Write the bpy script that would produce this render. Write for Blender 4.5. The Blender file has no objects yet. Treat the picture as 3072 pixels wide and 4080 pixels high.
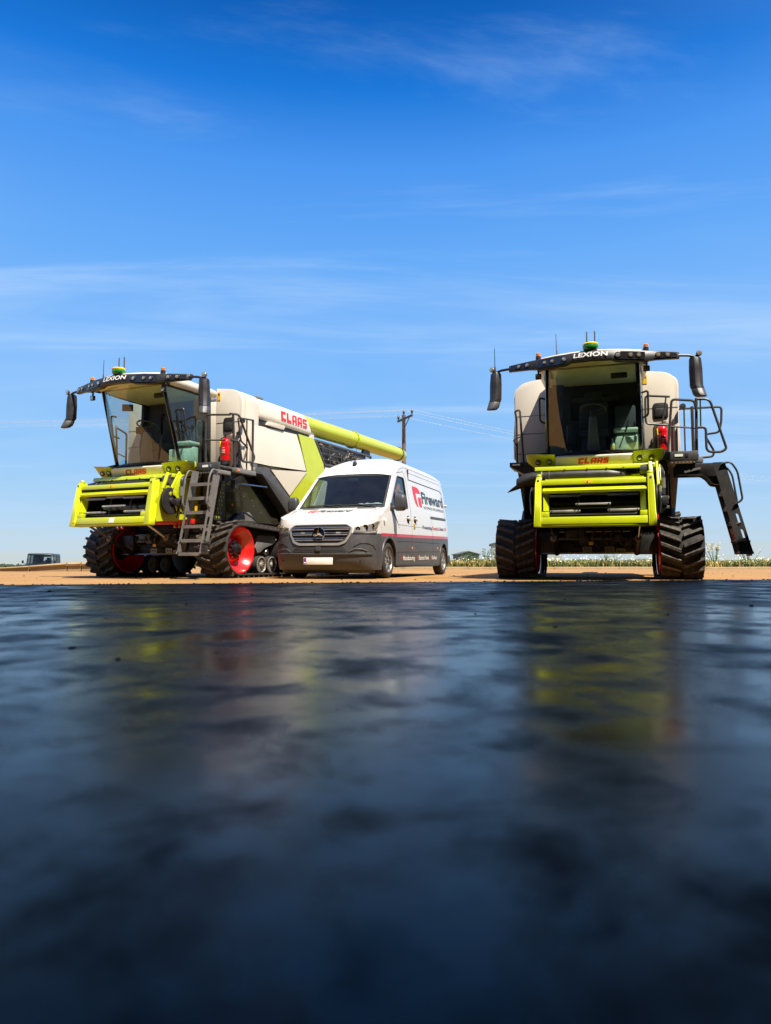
import bpy, bmesh, math, random
from mathutils import Vector, Matrix
R_ = math.radians
random.seed(11)
SC = bpy.context.scene
COL = SC.collection

# ------------------------------------------------------------------ camera
cam_d = bpy.data.cameras.new('camera')
cam_d.sensor_fit = 'VERTICAL'
cam_d.sensor_height = 36.0
cam_d.lens = 24.997
cam_d.clip_start = 0.02
cam_d.clip_end = 4000
cam_d.dof.use_dof = True
cam_d.dof.focus_distance = 13.0
cam_d.dof.aperture_fstop = 2.4
cam = bpy.data.objects.new('camera', cam_d)
cam.location = (0, 0, 0.2717)
cam.rotation_euler = (R_(90 + 4.103), 0, 0)
COL.objects.link(cam)
SC.camera = cam

# ------------------------------------------------------------------ sun and sky
TO_SUN = Vector((0.33, -0.45, 1.0)).normalized()
sun_d = bpy.data.lights.new('sun', 'SUN')
sun_d.energy = 5.0
sun_d.angle = R_(0.53)
sun_d.color = (1.0, 0.93, 0.82)
sun = bpy.data.objects.new('sun', sun_d)
sun.rotation_euler = TO_SUN.to_track_quat('Z', 'Y').to_euler()
sun.location = (20, -25, 60)
COL.objects.link(sun)

world = bpy.data.worlds.new('World')
SC.world = world
world.use_nodes = True
wn, wl = world.node_tree.nodes, world.node_tree.links
wn.clear()
def N(tree, t, **kw):
    n = tree.nodes.new(t)
    for k, v in kw.items(): setattr(n, k, v)
    return n
WT = world.node_tree
w_out = N(WT, 'ShaderNodeOutputWorld'); w_bg = N(WT, 'ShaderNodeBackground')
w_sky = N(WT, 'ShaderNodeTexSky', sky_type='NISHITA', sun_disc=False)
w_sky.sun_elevation = math.asin(TO_SUN.z)
w_sky.sun_rotation = math.atan2(TO_SUN.x, TO_SUN.y)
w_sky.altitude = 100; w_sky.air_density = 1.0; w_sky.dust_density = 0.6; w_sky.ozone_density = 2.0
w_sat = N(WT, 'ShaderNodeHueSaturation'); w_sat.inputs['Saturation'].default_value = 1.45
w_sat.inputs['Hue'].default_value = 0.50
w_gam = N(WT, 'ShaderNodeGamma'); w_gam.inputs['Gamma'].default_value = 1.0
SKY_A = (-16.2, (0.30, 1.5, 1), (7.9, -2.14, 0)); SKY_B = (6.04, -1.21, 0)
# thin cirrus, laid out on a flat layer far overhead
w_tc = N(WT, 'ShaderNodeTexCoord'); w_sep = N(WT, 'ShaderNodeSeparateXYZ')
wl.new(w_tc.outputs['Generated'], w_sep.inputs[0])
w_z = N(WT, 'ShaderNodeMath', operation='MAXIMUM'); w_z.inputs[1].default_value = 0.0
wl.new(w_sep.outputs['Z'], w_z.inputs[0])
w_za = N(WT, 'ShaderNodeMath', operation='ADD'); w_za.inputs[1].default_value = 0.06
wl.new(w_z.outputs[0], w_za.inputs[0])
w_dx = N(WT, 'ShaderNodeMath', operation='DIVIDE'); w_dy = N(WT, 'ShaderNodeMath', operation='DIVIDE')
wl.new(w_sep.outputs['X'], w_dx.inputs[0]); wl.new(w_za.outputs[0], w_dx.inputs[1])
wl.new(w_sep.outputs['Y'], w_dy.inputs[0]); wl.new(w_za.outputs[0], w_dy.inputs[1])
w_cmb = N(WT, 'ShaderNodeCombineXYZ')
wl.new(w_dx.outputs[0], w_cmb.inputs[0]); wl.new(w_dy.outputs[0], w_cmb.inputs[1])
def sky_noise(rot, scale, loc, sc, det, dist, lo, hi, amt):
    mp = N(WT, 'ShaderNodeMapping'); mp.inputs['Rotation'].default_value = (0, 0, R_(rot)); mp.inputs['Scale'].default_value = scale; mp.inputs['Location'].default_value = loc
    wl.new(w_cmb.outputs[0], mp.inputs[0])
    n = N(WT, 'ShaderNodeTexNoise'); n.inputs['Scale'].default_value = sc; n.inputs['Detail'].default_value = det; n.inputs['Roughness'].default_value = 0.62; n.inputs['Distortion'].default_value = dist
    wl.new(mp.outputs[0], n.inputs['Vector'])
    r = N(WT, 'ShaderNodeMapRange', interpolation_type='SMOOTHSTEP'); r.inputs['From Min'].default_value = lo; r.inputs['From Max'].default_value = hi; r.inputs['To Max'].default_value = amt
    wl.new(n.outputs[0], r.inputs[0]); return r
w_st = sky_noise(SKY_A[0], SKY_A[1], SKY_A[2], 1.1, 10, 0.7, 0.47, 0.76, 0.60)      # streaks
w_ve = sky_noise(10, (0.30, 0.42, 1), SKY_B, 0.8, 4, 0.2, 0.36, 0.66, 0.34)           # broad veil
w_cm = N(WT, 'ShaderNodeMath', operation='ADD', use_clamp=True)
wl.new(w_st.outputs[0], w_cm.inputs[0]); wl.new(w_ve.outputs[0], w_cm.inputs[1])
# thin summer haze that whitens the lower sky, the same all the way round
w_hz = N(WT, 'ShaderNodeValToRGB'); he = w_hz.color_ramp.elements
HAZE = [(0.0, (0.56, 0.63, 0.64)), (0.05, (0.42, 0.60, 0.80)), (0.13, (0.29, 0.55, 0.90)), (0.285, (0.215, 0.495, 0.98)), (0.40, (0.15, 0.43, 0.97)), (0.50, (0.08, 0.325, 0.91)), (0.57, (0.012, 0.19, 0.72)), (0.64, (0.004, 0.10, 0.46)), (1.0, (0.003, 0.07, 0.34))]
he[0].position = HAZE[0][0]; he[0].color = HAZE[0][1] + (1,); he[1].position = 1.0; he[1].color = HAZE[-1][1] + (1,)
for p_, c_ in HAZE[1:-1]:
    e_ = he.new(p_); e_.color = c_ + (1,)
wl.new(w_z.outputs[0], w_hz.inputs[0])
w_hs = N(WT, 'ShaderNodeVectorMath', operation='SCALE'); w_hs.inputs['Scale'].default_value = 5.6
wl.new(w_hz.outputs[0], w_hs.inputs[0])
w_h2 = N(WT, 'ShaderNodeMixRGB', blend_type='MIX'); w_h2.inputs[0].default_value = 0.86
w_mix = N(WT, 'ShaderNodeMixRGB', blend_type='MIX'); w_mix.inputs[2].default_value = (2.7, 3.9, 5.5, 1)
wl.new(w_sky.outputs[0], w_gam.inputs[0]); wl.new(w_gam.outputs[0], w_sat.inputs['Color'])
wl.new(w_sat.outputs[0], w_h2.inputs[1]); wl.new(w_hs.outputs[0], w_h2.inputs[2])
wl.new(w_cm.outputs[0], w_mix.inputs[0]); wl.new(w_h2.outputs[0], w_mix.inputs[1])
wl.new(w_mix.outputs[0], w_bg.inputs['Color'])
w_bg.inputs['Strength'].default_value = 0.091
wl.new(w_bg.outputs[0], w_out.inputs['Surface'])

SC.view_settings.view_transform = 'Standard'
SC.view_settings.look = 'None'
SC.view_settings.exposure = 1.0
SC.view_settings.gamma = 1.0
SC.render.engine = 'CYCLES'
SC.cycles.use_denoising = True
SC.render.filter_size = 0.9
SC.cycles.max_bounces = 10
SC.cycles.transparent_max_bounces = 16
SC.cycles.caustics_reflective = False
SC.cycles.caustics_refractive = False

# ------------------------------------------------------------------ materials
MATS = {}
def mat(name, col, rough=0.5, metal=0.0, spec=0.5, var=0.06, vscale=6.0, bump=0.0, bscale=60.0, coat=0.0, dust=0.0, dustcol=(0.33, 0.25, 0.16), rvar=0.1):
    m = bpy.data.materials.new(name); m.use_nodes = True
    t = m.node_tree; b = t.nodes['Principled BSDF']
    b.inputs['Metallic'].default_value = metal
    b.inputs['Specular IOR Level'].default_value = spec
    b.inputs['Coat Weight'].default_value = coat
    b.inputs['Coat Roughness'].default_value = 0.05
    tc = N(t, 'ShaderNodeTexCoord')
    n1 = N(t, 'ShaderNodeTexNoise'); n1.inputs['Scale'].default_value = vscale; n1.inputs['Detail'].default_value = 6; n1.inputs['Roughness'].default_value = 0.62
    t.links.new(tc.outputs['Object'], n1.inputs['Vector'])
    lo = tuple(max(0, c * (1 - var * 2.2)) for c in col) + (1,); hi = tuple(min(1, c * (1 + var * 1.6)) for c in col) + (1,)
    r = N(t, 'ShaderNodeValToRGB'); r.color_ramp.elements[0].position = 0.3; r.color_ramp.elements[1].position = 0.7
    r.color_ramp.elements[0].color = lo; r.color_ramp.elements[1].color = hi
    t.links.new(n1.outputs[0], r.inputs[0])
    colout = r.outputs[0]
    if dust > 0:
        n2 = N(t, 'ShaderNodeTexNoise'); n2.inputs['Scale'].default_value = vscale * 2.7; n2.inputs['Detail'].default_value = 8; n2.inputs['Roughness'].default_value = 0.7
        t.links.new(tc.outputs['Object'], n2.inputs['Vector'])
        r2 = N(t, 'ShaderNodeValToRGB'); r2.color_ramp.elements[0].position = 0.42; r2.color_ramp.elements[1].position = 0.72
        t.links.new(n2.outputs[0], r2.inputs[0])
        mm = N(t, 'ShaderNodeMath', operation='MULTIPLY'); mm.inputs[1].default_value = dust
        t.links.new(r2.outputs[0], mm.inputs[0])
        mx = N(t, 'ShaderNodeMixRGB'); mx.inputs[2].default_value = dustcol + (1,)
        t.links.new(mm.outputs[0], mx.inputs[0]); t.links.new(colout, mx.inputs[1])
        colout = mx.outputs[0]
    t.links.new(colout, b.inputs['Base Color'])
    mr = N(t, 'ShaderNodeMapRange'); mr.inputs['To Min'].default_value = max(0.02, rough - rvar); mr.inputs['To Max'].default_value = min(1, rough + rvar)
    t.links.new(n1.outputs[0], mr.inputs[0]); t.links.new(mr.outputs[0], b.inputs['Roughness'])
    if bump > 0:
        n3 = N(t, 'ShaderNodeTexNoise'); n3.inputs['Scale'].default_value = bscale; n3.inputs['Detail'].default_value = 5
        t.links.new(tc.outputs['Object'], n3.inputs['Vector'])
        bp = N(t, 'ShaderNodeBump'); bp.inputs['Strength'].default_value = bump; bp.inputs['Distance'].default_value = 0.01
        t.links.new(n3.outputs[0], bp.inputs['Height']); t.links.new(bp.outputs[0], b.inputs['Normal'])
    MATS[name] = m
    return m

def glass(name, tint, refl_rough=0.0, dirt=0.02, ior=1.75):
    m = bpy.data.materials.new(name); m.use_nodes = True
    t = m.node_tree; t.nodes.clear()
    o = N(t, 'ShaderNodeOutputMaterial'); tr = N(t, 'ShaderNodeBsdfTransparent'); tr.inputs[0].default_value = tint + (1,)
    gl = N(t, 'ShaderNodeBsdfGlossy'); gl.inputs['Roughness'].default_value = refl_rough
    fr = N(t, 'ShaderNodeFresnel')
    ge = N(t, 'ShaderNodeNewGeometry'); mi = N(t, 'ShaderNodeMapRange'); mi.inputs['To Min'].default_value = ior; mi.inputs['To Max'].default_value = 1.0 / ior   # a thin pane: same from both faces
    t.links.new(ge.outputs['Backfacing'], mi.inputs[0]); t.links.new(mi.outputs[0], fr.inputs[0])
    mx = N(t, 'ShaderNodeMixShader')
    t.links.new(fr.outputs[0], mx.inputs[0]); t.links.new(tr.outputs[0], mx.inputs[1]); t.links.new(gl.outputs[0], mx.inputs[2])
    df = N(t, 'ShaderNodeBsdfDiffuse'); df.inputs[0].default_value = (0.45, 0.42, 0.36, 1)
    tc = N(t, 'ShaderNodeTexCoord'); n1 = N(t, 'ShaderNodeTexNoise'); n1.inputs['Scale'].default_value = 4; n1.inputs['Detail'].default_value = 8
    t.links.new(tc.outputs['Object'], n1.inputs['Vector'])
    mm = N(t, 'ShaderNodeMath', operation='MULTIPLY'); mm.inputs[1].default_value = dirt * 2
    t.links.new(n1.outputs[0], mm.inputs[0])
    mx2 = N(t, 'ShaderNodeMixShader')
    t.links.new(mm.outputs[0], mx2.inputs[0]); t.links.new(mx.outputs[0], mx2.inputs[1]); t.links.new(df.outputs[0], mx2.inputs[2])
    t.links.new(mx2.outputs[0], o.inputs[0])
    MATS[name] = m
    return m

def emis(name, col, s):
    m = bpy.data.materials.new(name); m.use_nodes = True
    b = m.node_tree.nodes['Principled BSDF']; b.inputs['Base Color'].default_value = col + (1,)
    b.inputs['Emission Color'].default_value = col + (1,); b.inputs['Emission Strength'].default_value = s
    MATS[name] = m; return m

mat('cream', (0.69, 0.61, 0.485), 0.38, coat=0.25, var=0.02, vscale=2, dust=0.05, dustcol=(0.5, 0.42, 0.3))
mat('seed_green', (0.47, 0.52, 0.005), 0.30, coat=0.5, var=0.03, vscale=3, dust=0.05)
mat('red_paint', (0.62, 0.012, 0.012), 0.25, coat=0.6, var=0.05, dust=0.04)
mat('black_plastic', (0.018, 0.017, 0.017), 0.45, var=0.15, dust=0.05)
mat('black_gloss', (0.012, 0.012, 0.013), 0.12, coat=0.4, var=0.1, dust=0.03)
mat('dark_grey', (0.055, 0.054, 0.056), 0.5, var=0.1, dust=0.08)
mat('mid_grey', (0.16, 0.155, 0.15), 0.5, var=0.1, dust=0.12)
mat('frame_grey', (0.13, 0.122, 0.113), 0.42, var=0.1, dust=0.15)
mat('rail_grey', (0.045, 0.042, 0.040), 0.4, var=0.1, dust=0.06)
mat('chassis', (0.014, 0.0135, 0.013), 0.5, var=0.3, vscale=9, dust=0.10, dustcol=(0.12, 0.09, 0.06))
mat('rubber', (0.018, 0.016, 0.015), 0.8, var=0.15, dust=0.22, dustcol=(0.15, 0.115, 0.08), vscale=5, bump=0.25)
mat('lug_rubber', (0.026, 0.023, 0.021), 0.7, var=0.2, dust=0.62, dustcol=(0.26, 0.205, 0.15), vscale=6, bump=0.3)  # dusty; pale tint also paints lug faces as sunlit against the darker belt
mat('steel', (0.55, 0.52, 0.48), 0.32, metal=1.0, var=0.1, dust=0.15)
mat('bright_steel', (0.75, 0.74, 0.72), 0.18, metal=1.0, var=0.05)
mat('chrome', (0.86, 0.86, 0.86), 0.06, metal=1.0, var=0.02, rvar=0.02)
mat('cast', (0.22, 0.20, 0.175), 0.5, metal=0.4, var=0.15, dust=0.3)
mat('roller_grey', (0.36, 0.33, 0.29), 0.45, metal=0.5, var=0.1, dust=0.25)
mat('amber', (0.85, 0.20, 0.01), 0.2, coat=0.5)
mat('lamp_glass', (0.60, 0.50, 0.34), 0.12, metal=0.6, coat=1.0, var=0.2, vscale=60)
mat('led_glass', (0.75, 0.78, 0.82), 0.12, metal=0.5, coat=1.0, var=0.5, vscale=90)
mat('white_paint', (0.66, 0.645, 0.62), 0.30, coat=0.5, var=0.012, vscale=2, dust=0.05, dustcol=(0.55, 0.48, 0.38))
mat('van_grey', (0.062, 0.063, 0.067), 0.42, var=0.06, vscale=3, dust=0.18, dustcol=(0.22, 0.19, 0.16))
mat('bumper_grey', (0.052, 0.053, 0.057), 0.42, var=0.06, vscale=4, dust=0.14, dustcol=(0.20, 0.18, 0.16), bump=0.05, bscale=300)
mat('stripe_red', (0.52, 0.012, 0.03), 0.3, coat=0.3, var=0.02)
mat('logo_red', (0.66, 0.015, 0.02), 0.35, var=0.02)
mat('logo_dark', (0.03, 0.045, 0.06), 0.4, var=0.02)
mat('logo_orange', (0.55, 0.09, 0.04), 0.4, var=0.02)
mat('letter_white', (0.78, 0.74, 0.68), 0.4, var=0.02)
mat('seam', (0.02, 0.02, 0.02), 0.8)
mat('yellow_label', (0.80, 0.48, 0.01), 0.4, var=0.02)
mat('plate_white', (0.9, 0.88, 0.8), 0.35, var=0.01)
mat('plate_blue', (0.02, 0.05, 0.28), 0.35)
mat('globe_green', (0.015, 0.22, 0.025), 0.25, coat=0.6)
mat('globe_yellow', (0.86, 0.60, 0.01), 0.25, coat=0.5)
mat('ext_red', (0.55, 0.006, 0.008), 0.18, coat=0.8, var=0.03)
mat('interior', (0.035, 0.035, 0.036), 0.7, var=0.1)
mat('interior_grey', (0.13, 0.135, 0.13), 0.65, var=0.08)
mat('liner', (0.50, 0.51, 0.38), 0.8, var=0.04)
mat('seat_cloth', (0.045, 0.05, 0.054), 0.85, var=0.12, vscale=30)
mat('box_green', (0.46, 0.58, 0.44), 0.5, var=0.05)
mat('paper', (0.62, 0.68, 0.62), 0.7, var=0.06)
mat('paper_red', (0.62, 0.12, 0.08), 0.7)
mat('niche', (0.16, 0.10, 0.06), 0.6)
mat('wood_pole', (0.17, 0.105, 0.065), 0.8, var=0.35, vscale=2, bump=0.4, bscale=30)
mat('insulator', (0.05, 0.045, 0.045), 0.3)
mat('wire', (0.55, 0.56, 0.56), 0.5, metal=0.2)
mat('lr_green', (0.006, 0.018, 0.017), 0.35, coat=0.2)
mat('hedge', (0.03, 0.045, 0.02), 0.9, var=0.3)
mat('shed_grey', (0.34, 0.36, 0.34), 0.6, var=0.06)
mat('shed_dark', (0.10, 0.11, 0.11), 0.7, var=0.1)
mat('shed_clad', (0.10, 0.11, 0.10), 0.7, var=0.1)
mat('leaf', (0.11, 0.16, 0.025), 0.65, var=0.4, vscale=1.5)
mat('leaf_dark', (0.035, 0.065, 0.018), 0.65, var=0.3, vscale=2)
mat('straw', (0.52, 0.36, 0.10), 0.7, var=0.25, vscale=1.2)
mat('petal', (0.70, 0.65, 0.46), 0.7, var=0.05)
mat('stone', (0.05, 0.042, 0.035), 0.8, var=0.3, vscale=40)
mat('number_dark', (0.10, 0.10, 0.10), 0.6)
glass('cab_glass', (0.94, 0.97, 0.94), dirt=0.010, ior=2.0)
glass('cab_side_glass', (0.62, 0.78, 0.78), dirt=0.02)
glass('van_glass', (0.50, 0.60, 0.60), dirt=0.012)
glass('car_glass', (0.55, 0.60, 0.60), dirt=0.01, ior=1.45)
glass('clear_lens', (0.92, 0.93, 0.95), dirt=0.0)

# ------------------------------------------------------------------ mesh helpers
def frame_to(d):
    d = Vector(d).normalized()
    u = d.orthogonal().normalized() if abs(d.z) > 0.99 else d.cross(Vector((0, 0, 1))).normalized()
    v = u.cross(d).normalized()
    return u, v, d

class MB:
    def __init__(s): s.v = []; s.f = []; s.m = []; s.cur = 0
    def mat(s, i): s.cur = i; return s
    def face(s, idx): s.f.append(tuple(idx)); s.m.append(s.cur)
    def add(s, vs, fs, M=None):
        b = len(s.v)
        for p in vs: s.v.append(tuple(M @ Vector(p)) if M is not None else tuple(p))
        for f in fs: s.face([b + i for i in f])
        return s
    def box(s, c, d, M=None):
        x, y, z = c; a, b, e = d[0] / 2, d[1] / 2, d[2] / 2
        vs = [(x + i * a, y + j * b, z + k * e) for k in (-1, 1) for j in (-1, 1) for i in (-1, 1)]
        return s.add(vs, [(0, 2, 3, 1), (4, 5, 7, 6), (0, 1, 5, 4), (2, 6, 7, 3), (0, 4, 6, 2), (1, 3, 7, 5)], M)
    def bb(s, x0, x1, y0, y1, z0, z1, M=None):
        return s.box(((x0 + x1) / 2, (y0 + y1) / 2, (z0 + z1) / 2), (x1 - x0, y1 - y0, z1 - z0), M)
    def hexa(s, p):   # 8 points: bottom 4 ccw, top 4 ccw
        return s.add(p, [(0, 3, 2, 1), (4, 5, 6, 7), (0, 1, 5, 4), (1, 2, 6, 5), (2, 3, 7, 6), (3, 0, 4, 7)])
    def bar(s, a, b, w, h, up=(0, 0, 1)):
        a = Vector(a); b = Vector(b); d = (b - a).normalized(); up = Vector(up)
        u = d.cross(up)
        if u.length < 1e-4: u = d.orthogonal()
        u.normalize(); v = u.cross(d).normalized()
        vs = []
        for p in (a, b):
            for i, j in ((-1, -1), (1, -1), (1, 1), (-1, 1)): vs.append(p + u * (i * w / 2) + v * (j * h / 2))
        return s.add(vs, [(0, 1, 2, 3), (7, 6, 5, 4), (0, 4, 5, 1), (1, 5, 6, 2), (2, 6, 7, 3), (3, 7, 4, 0)])
    def prism(s, poly, ax, a, b):   # poly of 2-D points in the two other axes, in order (x,y,z minus ax)
        def P(p, t):
            l = list(p); l.insert(ax, t); return tuple(l)
        n = len(poly); vs = [P(p, a) for p in poly] + [P(p, b) for p in poly]
        fs = [tuple(range(n))[::-1], tuple(range(n, 2 * n))] + [(i, (i + 1) % n, n + (i + 1) % n, n + i) for i in range(n)]
        return s.add(vs, fs)
    def rings(s, rs, closed=False, caps=True):
        b = len(s.v); n = len(rs[0]); k = len(rs)
        for r in rs: s.v += [tuple(p) for p in r]
        for i in range(k if closed else k - 1):
            i2 = (i + 1) % k
            for j in range(n):
                s.face((b + i * n + j, b + i * n + (j + 1) % n, b + i2 * n + (j + 1) % n, b + i2 * n + j))
        if caps and not closed:
            s.face([b + j for j in range(n)][::-1]); s.face([b + (k - 1) * n + j for j in range(n)])
        return s
    def tube(s, pts, r, n=8, closed=False, caps=True):
        pts = [Vector(p) for p in pts]; k = len(pts); rs = []
        pu = None
        for i, p in enumerate(pts):
            if closed: d = (pts[(i + 1) % k] - pts[i - 1])
            else: d = pts[min(i + 1, k - 1)] - pts[max(i - 1, 0)]
            d.normalize()
            if pu is None: u = d.orthogonal().normalized()
            else:
                u = pu - d * pu.dot(d)
                u = u.normalized() if u.length > 1e-5 else d.orthogonal().normalized()
            pu = u; v = d.cross(u)
            rr = r[i] if isinstance(r, (list, tuple)) else r
            rs.append([p + u * (rr * math.cos(2 * math.pi * j / n)) + v * (rr * math.sin(2 * math.pi * j / n)) for j in range(n)])
        return s.rings(rs, closed, caps)
    def cyl(s, a, b, r, n=20, r2=None):
        return s.tube([a, b], [r, r if r2 is None else r2], n)
    def lathe(s, o, ax, prof, n=28, caps=True):
        u, v, d = frame_to(ax); o = Vector(o); rs = []
        for t, r in prof:
            rs.append([o + d * t + u * (r * math.cos(2 * math.pi * j / n)) + v * (r * math.sin(2 * math.pi * j / n)) for j in range(n)])
        return s.rings(rs, False, caps)
    def grid(s, fn, nu, nv, flip=False):
        b = len(s.v)
        for i in range(nu + 1):
            for j in range(nv + 1): s.v.append(tuple(fn(i / nu, j / nv)))
        for i in range(nu):
            for j in range(nv):
                q = (b + i * (nv + 1) + j, b + (i + 1) * (nv + 1) + j, b + (i + 1) * (nv + 1) + j + 1, b + i * (nv + 1) + j + 1)
                s.face(q[::-1] if flip else q)
        return s
    def mesh(s, name, mats, smooth=True, bevel=0, ang=35, weld=False, normals=True):
        me = bpy.data.meshes.new(name); me.from_pydata(s.v, [], s.f)
        for m in mats: me.materials.append(MATS[m] if isinstance(m, str) else m)
        me.polygons.foreach_set('material_index', s.m)
        if bevel or normals or weld:
            bm = bmesh.new(); bm.from_mesh(me)
            if weld: bmesh.ops.remove_doubles(bm, verts=bm.verts, dist=1e-4)
            if normals: bmesh.ops.recalc_face_normals(bm, faces=bm.faces)
            if bevel:
                es = [e for e in bm.edges if len(e.link_faces) == 2 and e.calc_face_angle(0) > R_(32)]
                bmesh.ops.bevel(bm, geom=es, offset=bevel, segments=2, affect='EDGES', profile=0.5, clamp_overlap=True)
            bm.to_mesh(me); bm.free()
        if smooth:
            me.polygons.foreach_set('use_smooth', [True] * len(me.polygons)); me.set_sharp_from_angle(angle=R_(ang))
        me.update()
        return me
    def build(s, name, mats, parent=None, **kw):
        if isinstance(mats, str): mats = [mats]
        return obj(name, s.mesh(name, mats, **kw), parent)

def obj(name, me, parent=None):
    o = bpy.data.objects.new(name, me); COL.objects.link(o)
    if parent is not None: o.parent = parent
    return o
def thing(name, label, cat, loc=(0, 0, 0), rz=0, group=None):
    o = bpy.data.objects.new(name, None); COL.objects.link(o); o.empty_display_size = 0.3
    o.location = loc; o.rotation_euler = (0, 0, rz)
    return tag(o, label, cat, group)
def tag(o, label=None, cat=None, group=None, kind=None):
    if label: o['label'] = label
    if cat: o['category'] = cat
    if group: o['group'] = group
    if kind: o['kind'] = kind
    return o
def fillet(pts, r, seg=4):
    """round the corners of an open 3-D polyline"""
    pts = [Vector(p) for p in pts]; out = [pts[0]]
    for a, b, c in zip(pts, pts[1:], pts[2:]):
        d1 = a - b; d2 = c - b; q = min(r, d1.length * 0.45, d2.length * 0.45)
        p1 = b + d1.normalized() * q; p2 = b + d2.normalized() * q
        for i in range(seg + 1):
            t = i / seg; out.append(p1 * (1 - t) ** 2 + b * (2 * t * (1 - t)) + p2 * t ** 2)
    out.append(pts[-1]); return out
def rounded(poly, r, seg=5):
    """round all corners of a closed 2-D polygon; r may be a list"""
    n = len(poly); out = []
    for i in range(n):
        a, b, c = Vector(poly[i - 1]), Vector(poly[i]), Vector(poly[(i + 1) % n]); rr = r[i] if isinstance(r, (list, tuple)) else r
        d1 = a - b; d2 = c - b; q = min(rr, d1.length * 0.48, d2.length * 0.48)
        if q < 1e-4: out.append(tuple(b)); continue
        p1 = b + d1.normalized() * q; p2 = b + d2.normalized() * q
        for k in range(seg + 1):
            t = k / seg; p = p1 * (1 - t) ** 2 + b * (2 * t * (1 - t)) + p2 * t ** 2; out.append((p.x, p.y))
    return out
def sheet(name, outline, holes, fn, mats, parent=None, cuts_u=(), cuts_v=(), thick=0.0, matfn=None, smooth=True, ang=35):
    """flat polygon with holes, cut along grid lines, then bent into place by fn(u, v) -> point"""
    bm = bmesh.new()
    for loop in [outline] + list(holes):
        vs = [bm.verts.new((p[0], p[1], 0)) for p in loop]
        for i in range(len(vs)): bm.edges.new((vs[i - 1], vs[i]))
    bmesh.ops.triangle_fill(bm, edges=list(bm.edges), use_beauty=True, use_dissolve=False, normal=(0, 0, 1))
    for cs, no in ((cuts_u, (1, 0, 0)), (cuts_v, (0, 1, 0))):
        for c in cs:
            co = (c, 0, 0) if no[0] else (0, c, 0)
            bmesh.ops.bisect_plane(bm, geom=list(bm.verts) + list(bm.edges) + list(bm.faces), plane_co=co, plane_no=no, dist=1e-5)
    if matfn:
        for f in bm.faces:
            c = f.calc_center_median(); f.material_index = matfn(c.x, c.y)
    for v in bm.verts: v.co = Vector(fn(v.co.x, v.co.y))
    bmesh.ops.recalc_face_normals(bm, faces=bm.faces)
    if thick: bmesh.ops.solidify(bm, geom=list(bm.faces), thickness=thick)
    me = bpy.data.meshes.new(name); bm.to_mesh(me); bm.free()
    for m in ([mats] if isinstance(mats, str) else mats): me.materials.append(MATS[m])
    if smooth:
        me.polygons.foreach_set('use_smooth', [True] * len(me.polygons)); me.set_sharp_from_angle(angle=R_(ang))
    return obj(name, me, parent)
def text2d(body, width=None, height=1.0, bold=0.0, shear=0.0, spacing=1.0):
    cu = bpy.data.curves.new('t', 'FONT'); cu.body = body; cu.size = 1.0; cu.offset = bold; cu.shear = shear; cu.space_character = spacing
    cu.resolution_u = 3
    o = bpy.data.objects.new('t', cu); COL.objects.link(o)
    dg = bpy.context.evaluated_depsgraph_get(); dg.update()
    me = o.evaluated_get(dg).to_mesh()
    vs = [(v.co.x, v.co.y) for v in me.vertices]; fs = [tuple(p.vertices) for p in me.polygons]
    o.evaluated_get(dg).to_mesh_clear(); bpy.data.objects.remove(o); bpy.data.curves.remove(cu)
    x0 = min(v[0] for v in vs); x1 = max(v[0] for v in vs)
    sy = height / 0.72; sx = (width / (x1 - x0)) if width else sy
    return [((x - x0) * sx, y * sy) for x, y in vs], fs
def lettering(name, body, fn, m, parent, **kw):
    vs, fs = text2d(body, **kw)
    b = MB(); b.add([fn(x, y) for x, y in vs], fs)
    return b.build(name, m, parent, smooth=False, normals=False)
BLOCK = {'C': [(0, 0, .34, 1), (.34, .72, .84, 1), (.34, 0, .84, .28)], 'L': [(0, 0, .34, 1), (.34, 0, .84, .28)],
         'A': [(0, 0, .31, .84), (.55, 0, .86, 1), (.1, .84, .55, 1), (.31, .26, .55, .46)],
         'S': [(0, .76, .8, 1), (0, .6, .28, .76), (0, .4, .8, .6), (.52, .24, .8, .4), (0, 0, .8, .24)]}
def block_logo(name, word, fn, w, h, m, parent, shear=0.18):
    b = MB(); x = 0.0; n = len(word); tot = n * 0.84 + (n - 1) * 0.16
    for ch in word:
        for x0, y0, x1, y1 in BLOCK[ch]:
            q = [(x0, y0), (x1, y0), (x1, y1), (x0, y1)]
            b.add([fn((x + a + shear * c) / tot * w, c * h) for a, c in q], [(0, 1, 2, 3)])
        x += 1.0
    return b.build(name, m, parent, smooth=False, normals=False)
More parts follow.
